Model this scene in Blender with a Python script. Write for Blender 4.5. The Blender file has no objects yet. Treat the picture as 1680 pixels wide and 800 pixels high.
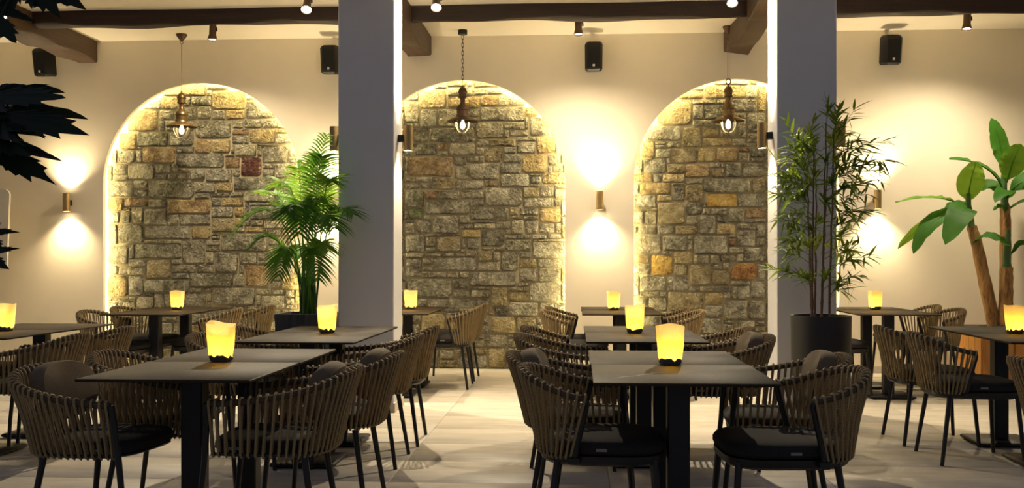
import bpy, bmesh, math, random
from mathutils import Vector, Matrix
random.seed(11)
sc = bpy.context.scene
col = sc.collection
PI = math.pi

# ---------------------------------------------------------------- camera, sky, exposure
F_PX, CAM_H, YAW = 1690.0, 1.21, math.atan(108 / 1690.0)
cam_d = bpy.data.cameras.new('camera')
cam_d.sensor_fit = 'HORIZONTAL'; cam_d.sensor_width = 36.0
cam_d.lens = F_PX / 1680.0 * 36.0
cam_d.shift_y = 27.0 / 1680.0
cam_d.clip_start = 0.05
cam = bpy.data.objects.new('camera', cam_d); col.objects.link(cam)
cam.location = (0, 0, CAM_H); cam.rotation_euler = (PI / 2, 0, YAW)
sc.camera = cam

world = bpy.data.worlds.new('dusk_sky'); sc.world = world
world.use_nodes = True
bg = world.node_tree.nodes['Background']
bg.inputs[0].default_value = (0.45, 0.48, 0.64, 1); bg.inputs[1].default_value = 0.06

sc.view_settings.view_transform = 'Standard'
sc.view_settings.look = 'None'
sc.view_settings.exposure = 2.2
sc.view_settings.gamma = 1.0
sc.view_settings.use_curve_mapping = False

WARM = (1.0, 0.79, 0.47)
SCONCE_W, PSCONCE_W, SPOT_W, LED_E, PEND_W, CANDLE_W = 18.0, 14.0, 115.0, 25.0, 1.0, .16

# ---------------------------------------------------------------- materials
def mat(name, color=(.5, .5, .5), rough=.5, metal=0.0, emit=None, estr=0.0, spec=None):
    m = bpy.data.materials.new(name); m.use_nodes = True
    b = m.node_tree.nodes['Principled BSDF']
    b.inputs['Base Color'].default_value = (*color, 1)
    b.inputs['Roughness'].default_value = rough
    b.inputs['Metallic'].default_value = metal
    if spec is not None: b.inputs['Specular IOR Level'].default_value = spec
    if emit:
        b.inputs['Emission Color'].default_value = (*emit, 1)
        b.inputs['Emission Strength'].default_value = estr
    return m

def nd(m, t, **kw):
    n = m.node_tree.nodes.new(t)
    for k, v in kw.items(): setattr(n, k, v)
    return n

def lk(m, a, b): m.node_tree.links.new(a, b)

def coords(m, scale=(1, 1, 1), space='Object', rand=False):
    tc = nd(m, 'ShaderNodeTexCoord'); mp = nd(m, 'ShaderNodeMapping')
    mp.inputs['Scale'].default_value = scale
    lk(m, tc.outputs[space], mp.inputs['Vector'])
    if rand:
        oi = nd(m, 'ShaderNodeObjectInfo'); mu = nd(m, 'ShaderNodeMath', operation='MULTIPLY')
        mu.inputs[1].default_value = 37.0
        lk(m, oi.outputs['Random'], mu.inputs[0])
        cb = nd(m, 'ShaderNodeCombineXYZ')
        for i in range(3): lk(m, mu.outputs[0], cb.inputs[i])
        lk(m, cb.outputs[0], mp.inputs['Location'])
    return mp.outputs['Vector']

def noise(m, vec, scale, detail=4, rough=.5, dist=0.0):
    n = nd(m, 'ShaderNodeTexNoise')
    n.inputs['Scale'].default_value = scale; n.inputs['Detail'].default_value = detail
    n.inputs['Roughness'].default_value = rough; n.inputs['Distortion'].default_value = dist
    lk(m, vec, n.inputs['Vector'])
    return n.outputs['Fac']

def ramp(m, fac, stops):
    r = nd(m, 'ShaderNodeValToRGB')
    while len(r.color_ramp.elements) > len(stops): r.color_ramp.elements.remove(r.color_ramp.elements[-1])
    while len(r.color_ramp.elements) < len(stops): r.color_ramp.elements.new(.5)
    for e, (p, c) in zip(r.color_ramp.elements, stops):
        e.position = p; e.color = (*c, 1)
    lk(m, fac, r.inputs['Fac'])
    return r.outputs['Color']

def base(m, c): lk(m, c, m.node_tree.nodes['Principled BSDF'].inputs['Base Color'])

def bump(m, h, strength=.3, dist=.01):
    b = nd(m, 'ShaderNodeBump'); b.inputs['Strength'].default_value = strength; b.inputs['Distance'].default_value = dist
    lk(m, h, b.inputs['Height']); lk(m, b.outputs['Normal'], m.node_tree.nodes['Principled BSDF'].inputs['Normal'])

M = {}
# plaster
def plaster(name, c):
    m = mat(name, c, .85, spec=.2)
    v = coords(m)
    n = noise(m, v, 1.3, 5, .6)
    base(m, ramp(m, n, [(.3, tuple(x * .93 for x in c)), (.7, c)]))
    bump(m, noise(m, v, 9, 6, .65), .12, .01)
    return m
M['wall'] = plaster('cream_plaster', (.85, .77, .61))
M['ceil'] = plaster('ceiling_plaster', (.86, .80, .68))
M['pillar'] = plaster('pillar_plaster', (.60, .60, .62))
M['mortar'] = plaster('mortar', (.44, .375, .24))

def stone_mat(name, c1, c2, c3):
    m = mat(name, c1, .8, spec=.35)
    v = coords(m, rand=True)
    n = noise(m, v, 7, 6, .62, .6)
    n2 = noise(m, v, 26, 6, .7, .9)
    mx = nd(m, 'ShaderNodeMath', operation='ADD'); lk(m, n, mx.inputs[0]); lk(m, n2, mx.inputs[1])
    ha = nd(m, 'ShaderNodeMath', operation='MULTIPLY'); ha.inputs[1].default_value = .5; lk(m, mx.outputs[0], ha.inputs[0])
    base(m, ramp(m, ha.outputs[0], [(.39, c2), (.5, c1), (.60, c3)]))  # stone mottling plus relief shade put into colour: hollows dark, ridges pale
    vo = nd(m, 'ShaderNodeTexVoronoi', feature='DISTANCE_TO_EDGE'); vo.inputs['Scale'].default_value = 22
    wv = nd(m, 'ShaderNodeVectorMath', operation='ADD'); nn = nd(m, 'ShaderNodeTexNoise'); nn.inputs['Scale'].default_value = 14
    lk(m, v, nn.inputs['Vector']); sc_ = nd(m, 'ShaderNodeVectorMath', operation='SCALE'); sc_.inputs['Scale'].default_value = .09
    lk(m, nn.outputs['Color'], sc_.inputs[0]); lk(m, v, wv.inputs[0]); lk(m, sc_.outputs[0], wv.inputs[1]); lk(m, wv.outputs[0], vo.inputs['Vector'])
    rg = nd(m, 'ShaderNodeMath', operation='MULTIPLY'); rg.inputs[1].default_value = .9; lk(m, vo.outputs['Distance'], rg.inputs[0])
    ad = nd(m, 'ShaderNodeMath', operation='ADD'); lk(m, n2, ad.inputs[0]); lk(m, rg.outputs[0], ad.inputs[1])
    bump(m, ad.outputs[0], 1.0, .085)
    return m
SM = {
 'g': stone_mat('stone_grey', (.33, .30, .22), (.13, .115, .08), (.56, .52, .40)),
 'd': stone_mat('stone_dark', (.25, .23, .16), (.08, .075, .045), (.50, .465, .36)),
 't': stone_mat('stone_tan', (.37, .33, .225), (.18, .155, .095), (.55, .50, .375)),
 'b': stone_mat('stone_brown', (.34, .27, .14), (.15, .12, .06), (.47, .41, .27)),
 'c': stone_mat('stone_sand', (.47, .37, .18), (.27, .20, .09), (.58, .49, .30)),
 'p': stone_mat('stone_pale', (.52, .47, .34), (.33, .29, .19), (.63, .58, .45)),
 'y': stone_mat('stone_ochre', (.46, .35, .16), (.27, .19, .08), (.57, .46, .25)),
 'Y': stone_mat('stone_yellow', (.58, .37, .08), (.33, .19, .03), (.68, .50, .18)),
 'o': stone_mat('stone_rust', (.41, .28, .13), (.19, .12, .055), (.53, .43, .27)),
 'O': stone_mat('stone_orange', (.43, .215, .06), (.23, .085, .02), (.60, .44, .22)),
 'u': stone_mat('stone_umber', (.34, .22, .11), (.15, .095, .05), (.48, .38, .23)),
 'r': stone_mat('stone_wine', (.12, .028, .022), (.04, .008, .01), (.36, .25, .16)),
 'e': stone_mat('stone_green', (.27, .30, .14), (.18, .20, .09), (.36, .38, .2)),
}
# floor tile
m = mat('porcelain_tile', (.6, .55, .46), .5, spec=.28)
v = coords(m, (1.0, 5.5, 1), rand=True)
n = noise(m, v, 2.2, 7, .62, .8)
oi = nd(m, 'ShaderNodeObjectInfo')
c = ramp(m, n, [(.28, (.365, .32, .255)), (.5, (.455, .41, .335)), (.72, (.525, .475, .395))])
hs = nd(m, 'ShaderNodeHueSaturation'); mr = nd(m, 'ShaderNodeMapRange')
mr.inputs['To Min'].default_value = .92; mr.inputs['To Max'].default_value = 1.05
lk(m, oi.outputs['Random'], mr.inputs['Value']); lk(m, mr.outputs[0], hs.inputs['Value']); lk(m, c, hs.inputs['Color'])
base(m, hs.outputs[0]); bump(m, n, .05, .005)
M['tile'] = m
M['grout'] = mat('grout', (.26, .225, .17), .9)
M['skirt'] = mat('skirting_tile', (.52, .46, .37), .45)

def wood(name, c1, c2, sc_=(1, 14, 14), rough=.6, b=.35):
    m = mat(name, c1, rough)
    v = coords(m, sc_)
    n = noise(m, v, 2.0, 6, .6, 1.2)
    base(m, ramp(m, n, [(.3, c2), (.7, c1)])); bump(m, n, b, .01)
    return m
M['beam_x'] = wood('dark_beam_wood', (.030, .011, .006), (.012, .005, .003), (1, 12, 12))
M['beam_y'] = wood('lit_beam_wood', (.085, .046, .022), (.045, .024, .012), (12, 1, 12))  # cross beam timber; the light on it is put into a lighter brown
M['planter_wood'] = wood('planter_wood', (.55, .26, .05), (.36, .15, .025), (9, 9, 1.2), .5)
M['table'] = None
def table_mat(name, vein):
    m = mat(name, (.09, .08, .066), .6, spec=.06)
    v = coords(m, rand=True)
    n = noise(m, v, 90, 3, .7)
    c = ramp(m, n, [(.3, (.026, .018, .0095)), (.7, (.046, .033, .019))])
    if vein:
        v2 = coords(m)
        sp = nd(m, 'ShaderNodeSeparateXYZ'); lk(m, v2, sp.inputs[0])
        wob = noise(m, v2, 9, 5, .7)
        # a pale vein running diagonally across the stone top
        a = nd(m, 'ShaderNodeMath', operation='MULTIPLY'); a.inputs[1].default_value = 1.19; lk(m, sp.outputs['X'], a.inputs[0])
        s = nd(m, 'ShaderNodeMath', operation='SUBTRACT'); lk(m, sp.outputs['Y'], s.inputs[0]); lk(m, a.outputs[0], s.inputs[1])
        w = nd(m, 'ShaderNodeMath', operation='MULTIPLY'); w.inputs[1].default_value = .12; lk(m, wob, w.inputs[0])
        s2 = nd(m, 'ShaderNodeMath', operation='ADD'); lk(m, s.outputs[0], s2.inputs[0]); lk(m, w.outputs[0], s2.inputs[1])
        s3 = nd(m, 'ShaderNodeMath', operation='ADD'); s3.inputs[1].default_value = -.178; lk(m, s2.outputs[0], s3.inputs[0])
        ab = nd(m, 'ShaderNodeMath', operation='ABSOLUTE'); lk(m, s3.outputs[0], ab.inputs[0])
        fac = ramp(m, ab.outputs[0], [(.002, (1, 1, 1)), (.010, (0, 0, 0))])
        gx = nd(m, 'ShaderNodeMath', operation='ABSOLUTE'); ax = nd(m, 'ShaderNodeMath', operation='ADD'); ax.inputs[1].default_value = .16
        lk(m, sp.outputs['X'], ax.inputs[0]); lk(m, ax.outputs[0], gx.inputs[0])
        f2 = ramp(m, gx.outputs[0], [(.07, (.7, .7, .7)), (.12, (0, 0, 0))])
        mm = nd(m, 'ShaderNodeMath', operation='MULTIPLY'); lk(m, fac, mm.inputs[0]); lk(m, f2, mm.inputs[1])
        mx = nd(m, 'ShaderNodeMix', data_type='RGBA'); mx.inputs['B'].default_value = (.4, .37, .32, 1)
        lk(m, mm.outputs[0], mx.inputs['Factor']); lk(m, c, mx.inputs['A']); c = mx.outputs['Result']
    base(m, c); bump(m, n, .08, .002)
    return m
M['table'] = table_mat('stone_tabletop', False)
M['table_vein'] = table_mat('veined_stone_tabletop', True)
M['black'] = mat('black_metal', (.007, .007, .0075), .45, .0, spec=.4)
M['frame'] = mat('graphite_metal', (.011, .011, .0115), .4, .0, spec=.45)
m = mat('brown_rope', (.10, .078, .045), .75, spec=.25)
v = coords(m); wv = nd(m, 'ShaderNodeTexWave', bands_direction='DIAGONAL'); wv.inputs['Scale'].default_value = 55; wv.inputs['Distortion'].default_value = .6
lk(m, v, wv.inputs['Vector'])
base(m, ramp(m, wv.outputs['Fac'], [(.1, (.235, .17, .08)), (.8, (.32, .235, .115))])); bump(m, wv.outputs['Fac'], .12, .002)
M['rope'] = m
M['rail'] = mat('dark_wrapped_rope', (.085, .06, .035), .8, spec=.2)
def fabric(name, c):
    m = mat(name, c, .9, spec=.15)
    v = coords(m); n = noise(m, v, 260, 2, .5)
    base(m, ramp(m, n, [(.3, tuple(x * .75 for x in c)), (.7, tuple(x * 1.2 for x in c))])); bump(m, n, .25, .002)
    return m
M['cushion'] = fabric('charcoal_fabric', (.028, .0255, .0235))
M['pillow'] = fabric('grey_brown_fabric', (.13, .098, .062))
M['tag'] = mat('pale_label', (.22, .21, .19), .6)
M['brass'] = mat('aged_brass', (.42, .29, .12), .38, .9)
M['bronze'] = mat('dark_bronze', (.10, .06, .035), .45, .7)
M['antique'] = mat('antique_brass', (.15, .095, .042), .4, .8)
M['lens'] = mat('lamp_lens', (1, 1, 1), .3, emit=(1, .93, .78), estr=8)
M['slens'] = mat('sconce_lens', (1, 1, 1), .3, emit=(1, .86, .58), estr=9)
M['bulb'] = mat('frosted_bulb', (.9, .88, .8), .4, emit=(1, .90, .68), estr=.45)
M['led'] = mat('led_strip', (1, 1, 1), .4, emit=(1, .86, .47), estr=LED_E)
M['spk'] = mat('black_plastic', (.006, .006, .006), .5, spec=.3)
M['grille'] = mat('speaker_grille', (.006, .006, .006), .8)
M['white'] = mat('white_mark', (.75, .73, .68), .5)
M['board'] = mat('pale_board', (.62, .57, .47), .5)
m = bpy.data.materials.new('clear_glass'); m.use_nodes = True
g_ = m.node_tree.nodes['Principled BSDF']; g_.inputs['Transmission Weight'].default_value = 1; g_.inputs['Roughness'].default_value = .02
g_.inputs['IOR'].default_value = 1.45
M['glass'] = m
# paper bag
m = bpy.data.materials.new('lantern_paper'); m.use_nodes = True
nt = m.node_tree; nt.nodes.remove(nt.nodes['Principled BSDF'])
out = nt.nodes['Material Output']
tr = nd(m, 'ShaderNodeBsdfTranslucent'); tr.inputs['Color'].default_value = (.97, .82, .42, 1)
df = nd(m, 'ShaderNodeBsdfDiffuse'); df.inputs['Color'].default_value = (.86, .80, .66, 1)
mx = nd(m, 'ShaderNodeMixShader'); mx.inputs[0].default_value = .55
lk(m, tr.outputs[0], mx.inputs[1]); lk(m, df.outputs[0], mx.inputs[2]); lk(m, mx.outputs[0], out.inputs['Surface'])
v = coords(m, rand=True); bn = nd(m, 'ShaderNodeBump'); bn.inputs['Strength'].default_value = .6; bn.inputs['Distance'].default_value = .01
lk(m, noise(m, v, 22, 4, .6, 1.0), bn.inputs['Height']); lk(m, bn.outputs[0], df.inputs['Normal']); lk(m, bn.outputs[0], tr.inputs['Normal'])
M['paper'] = m
M['bagbase'] = mat('grey_bag_base', (.11, .105, .10), .8)
M['flame'] = mat('candle_glow', (1, .8, .3), .5, emit=(1, .62, .12), estr=4)
def leaf_mat(name, c, tr_c, f=.35):
    m = bpy.data.materials.new(name); m.use_nodes = True
    nt = m.node_tree; b = nt.nodes['Principled BSDF']; out = nt.nodes['Material Output']
    b.inputs['Roughness'].default_value = .55; b.inputs['Specular IOR Level'].default_value = .2
    v = coords(m); n = noise(m, v, 6, 3, .5)
    lk(m, ramp(m, n, [(.3, tuple(x * .7 for x in c)), (.7, tuple(min(1, x * 1.25) for x in c))]), b.inputs['Base Color'])
    t = nd(m, 'ShaderNodeBsdfTranslucent'); t.inputs['Color'].default_value = (*tr_c, 1)
    mx = nd(m, 'ShaderNodeMixShader'); mx.inputs[0].default_value = f
    lk(m, b.outputs[0], mx.inputs[1]); lk(m, t.outputs[0], mx.inputs[2]); lk(m, mx.outputs[0], out.inputs['Surface'])
    return m
M['palm'] = leaf_mat('palm_leaf', (.04, .13, .014), (.11, .27, .02))
M['palm2'] = leaf_mat('palm_leaf_bright', (.10, .23, .02), (.24, .42, .04))
M['bamboo'] = leaf_mat('bamboo_leaf', (.105, .16, .018), (.22, .32, .03))
M['bamboo2'] = leaf_mat('bamboo_leaf_pale', (.27, .33, .045), (.38, .46, .06))
M['banana'] = leaf_mat('banana_leaf', (.035, .13, .012), (.10, .28, .02), .3)
M['banana2'] = leaf_mat('young_banana_leaf', (.12, .30, .02), (.3, .5, .05), .4)
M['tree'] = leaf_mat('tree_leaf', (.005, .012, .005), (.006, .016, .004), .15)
M['stem'] = mat('green_stem', (.06, .13, .03), .5)
M['culm'] = mat('bamboo_culm', (.13, .065, .035), .45)
m = mat('banana_trunk', (.35, .18, .06), .75)
v = coords(m, (6, 6, 1.2)); n = noise(m, v, 4, 6, .65, 1.0)
base(m, ramp(m, n, [(.3, (.10, .045, .015)), (.5, (.33, .17, .05)), (.72, (.5, .30, .11))])); bump(m, n, .6, .02)
M['trunk'] = m
M['pot'] = wood('black_planter', (.016, .015, .013), (.008, .008, .007), (6, 6, 1), .55, .1)
M['soil'] = mat('soil', (.05, .035, .02), .95)
M['twig'] = mat('dark_twig', (.015, .01, .008), .8)

# ---------------------------------------------------------------- helpers
class MB:
    """collects vertices and faces of one mesh"""
    def __init__(s): s.v = []; s.f = []
    def quad_ring(s, rings, closed_ring=True, closed_path=False, cap=False):
        b = len(s.v); n = len(rings[0])
        for r in rings: s.v += [tuple(p) for p in r]
        R = len(rings)
        for i in range(R if closed_path else R - 1):
            a, c = b + i * n, b + ((i + 1) % R) * n
            for j in range(n if closed_ring else n - 1):
                k = (j + 1) % n
                s.f.append((a + j, a + k, c + k, c + j))
        if cap:
            s.f.append(tuple(b + j for j in range(n))[::-1])
            s.f.append(tuple(b + (R - 1) * n + j for j in range(n)))
        return s
    def tube(s, pts, rad, sides=8, closed=False, cap=True):
        pts = [Vector(p) for p in pts]; n = len(pts)
        rads = rad if isinstance(rad, (list, tuple)) else [rad] * n
        tang = []
        for i in range(n):
            a = pts[(i - 1) % n] if (closed or i > 0) else pts[0]
            c = pts[(i + 1) % n] if (closed or i < n - 1) else pts[-1]
            t = (c - a); tang.append(t.normalized() if t.length > 1e-9 else Vector((0, 0, 1)))
        up = Vector((0, 0, 1)) if abs(tang[0].z) < .9 else Vector((1, 0, 0))
        nrm = tang[0].cross(up).normalized(); rings = []
        for i in range(n):
            nrm = (nrm - tang[i] * nrm.dot(tang[i])).normalized()
            bi = tang[i].cross(nrm)
            rings.append([pts[i] + (nrm * math.cos(2 * PI * k / sides) + bi * math.sin(2 * PI * k / sides)) * rads[i] for k in range(sides)])
        return s.quad_ring(rings, True, closed, cap and not closed)
    def box(s, x0, x1, y0, y1, z0, z1):
        b = len(s.v)
        s.v += [(x0, y0, z0), (x1, y0, z0), (x1, y1, z0), (x0, y1, z0), (x0, y0, z1), (x1, y0, z1), (x1, y1, z1), (x0, y1, z1)]
        s.f += [tuple(b + i for i in q) for q in ((3, 2, 1, 0), (4, 5, 6, 7), (0, 1, 5, 4), (1, 2, 6, 5), (2, 3, 7, 6), (3, 0, 4, 7))]
        return s
    def cbox(s, x0, x1, y0, y1, z0, z1, c=.003):
        """box whose upright and horizontal edges are chamfered"""
        def ring(i, z): return [(x0 + i + c, y0 + i, z), (x1 - i - c, y0 + i, z), (x1 - i, y0 + i + c, z), (x1 - i, y1 - i - c, z),
                                (x1 - i - c, y1 - i, z), (x0 + i + c, y1 - i, z), (x0 + i, y1 - i - c, z), (x0 + i, y0 + i + c, z)]
        return s.quad_ring([ring(c, z0), ring(0, z0 + c), ring(0, z1 - c), ring(c, z1)], True, False, True)
    def lathe(s, prof, sides=24, c=(0, 0, 0), cap=True):
        rings = [[(c[0] + r * math.cos(2 * PI * k / sides), c[1] + r * math.sin(2 * PI * k / sides), c[2] + z) for k in range(sides)] for r, z in prof]
        return s.quad_ring(rings, True, False, cap)
    def mesh(s, name, m, smooth=True):
        me = bpy.data.meshes.new(name); me.from_pydata(s.v, [], s.f); me.update()
        if m: me.materials.append(m)
        if smooth:
            me.polygons.foreach_set('use_smooth', [True] * len(me.polygons))
            try: me.set_sharp_from_angle(angle=math.radians(38))
            except Exception: pass
        return me
    def build(s, name, m, parent=None, loc=(0, 0, 0), rot=(0, 0, 0), smooth=True):
        return link(name, s.mesh(name, m, smooth), parent, loc, rot)

def link(name, data, parent=None, loc=(0, 0, 0), rot=(0, 0, 0)):
    o = bpy.data.objects.new(name, data); col.objects.link(o)
    o.parent = parent; o.location = loc; o.rotation_euler = rot
    return o

def tag(o, label, cat, group=None, kind=None):
    if label: o['label'] = label
    if cat: o['category'] = cat
    if group: o['group'] = group
    if kind: o['kind'] = kind
    return o

def thing(name, label, cat, loc=(0, 0, 0), rz=0.0, group=None, kind=None):
    o = link(name, None, None, loc, (0, 0, rz)); o.empty_display_size = .1
    return tag(o, label, cat, group, kind)

def catmull(P, n):
    P = [Vector(p) for p in P]; out = []
    for i in range(n):
        t = i / (n - 1) * (len(P) - 1); k = min(int(t), len(P) - 2); t -= k
        a, b, c, d = P[max(k - 1, 0)], P[k], P[k + 1], P[min(k + 2, len(P) - 1)]
        out.append(.5 * ((2 * b) + (c - a) * t + (2 * a - 5 * b + 4 * c - d) * t * t + (3 * b - a - 3 * c + d) * t ** 3))
    return out

def spot(name, parent, loc, direction, watts, size, blend, color=WARM, radius=.03):
    l = bpy.data.lights.new(name, 'SPOT'); l.energy = watts; l.color = color
    l.spot_size = size; l.spot_blend = blend; l.shadow_soft_size = radius
    o = link(name, l, parent, loc)
    o.rotation_euler = Vector(direction).to_track_quat('-Z', 'Y').to_euler()
    return o

def point(name, parent, loc, watts, color, radius):
    l = bpy.data.lights.new(name, 'POINT'); l.energy = watts; l.color = color; l.shadow_soft_size = radius
    return link(name, l, parent, loc)

# ================================================================ THE SETTING
YW, YS, ZC = 11.30, 11.48, 3.68          # wall face, mortar face in the niches, ceiling height
XL, XR, YF = -7.6, 6.2, 7.7              # side walls, front edge of the ceiling
SPRING = 2.072
LIP, CAV = .055, .075                    # thickness of the niche lip, width of the light gap behind it

# floor: grout bed and one object per tile
fl = MB().box(-8.3, 7.45, .8, 11.6, -.06, -.004).build('floor', M['grout'], smooth=False)
tag(fl, 'floor of large beige porcelain tiles', 'floor', kind='structure')
TW, TD, TX0, TY0 = 1.205, .595, .172, 5.58
tile_me = MB().cbox(.0018, TW - .0018, .0018, TD - .0018, -.01, 0, .0012).mesh('floor_tile', M['tile'])
for j in range(-8, 10):
    for i in range(-7, 6):
        y = TY0 + j * TD
        if y < .8 or y > 11.3: continue
        link('floor_tile', tile_me, fl, (TX0 + i * TW, y, 0))

ce = MB().box(XL, XR, YF, 11.7, ZC, ZC + .15).build('ceiling', M['ceil'], smooth=False)
tag(ce, 'cream plastered ceiling between dark beams', 'ceiling', kind='structure')
for nm, x0, x1, lb in (('wall_left', XL - .15, XL, 'cream plaster side wall beyond the first arch'), ('wall_right', XR, XR + .15, 'cream plaster side wall beyond the banana plant')):
    w = MB().box(x0, x1, YF, 11.7, 0, ZC).build(nm, M['wall'], smooth=False)
    tag(w, lb, 'wall', kind='structure')

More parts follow.
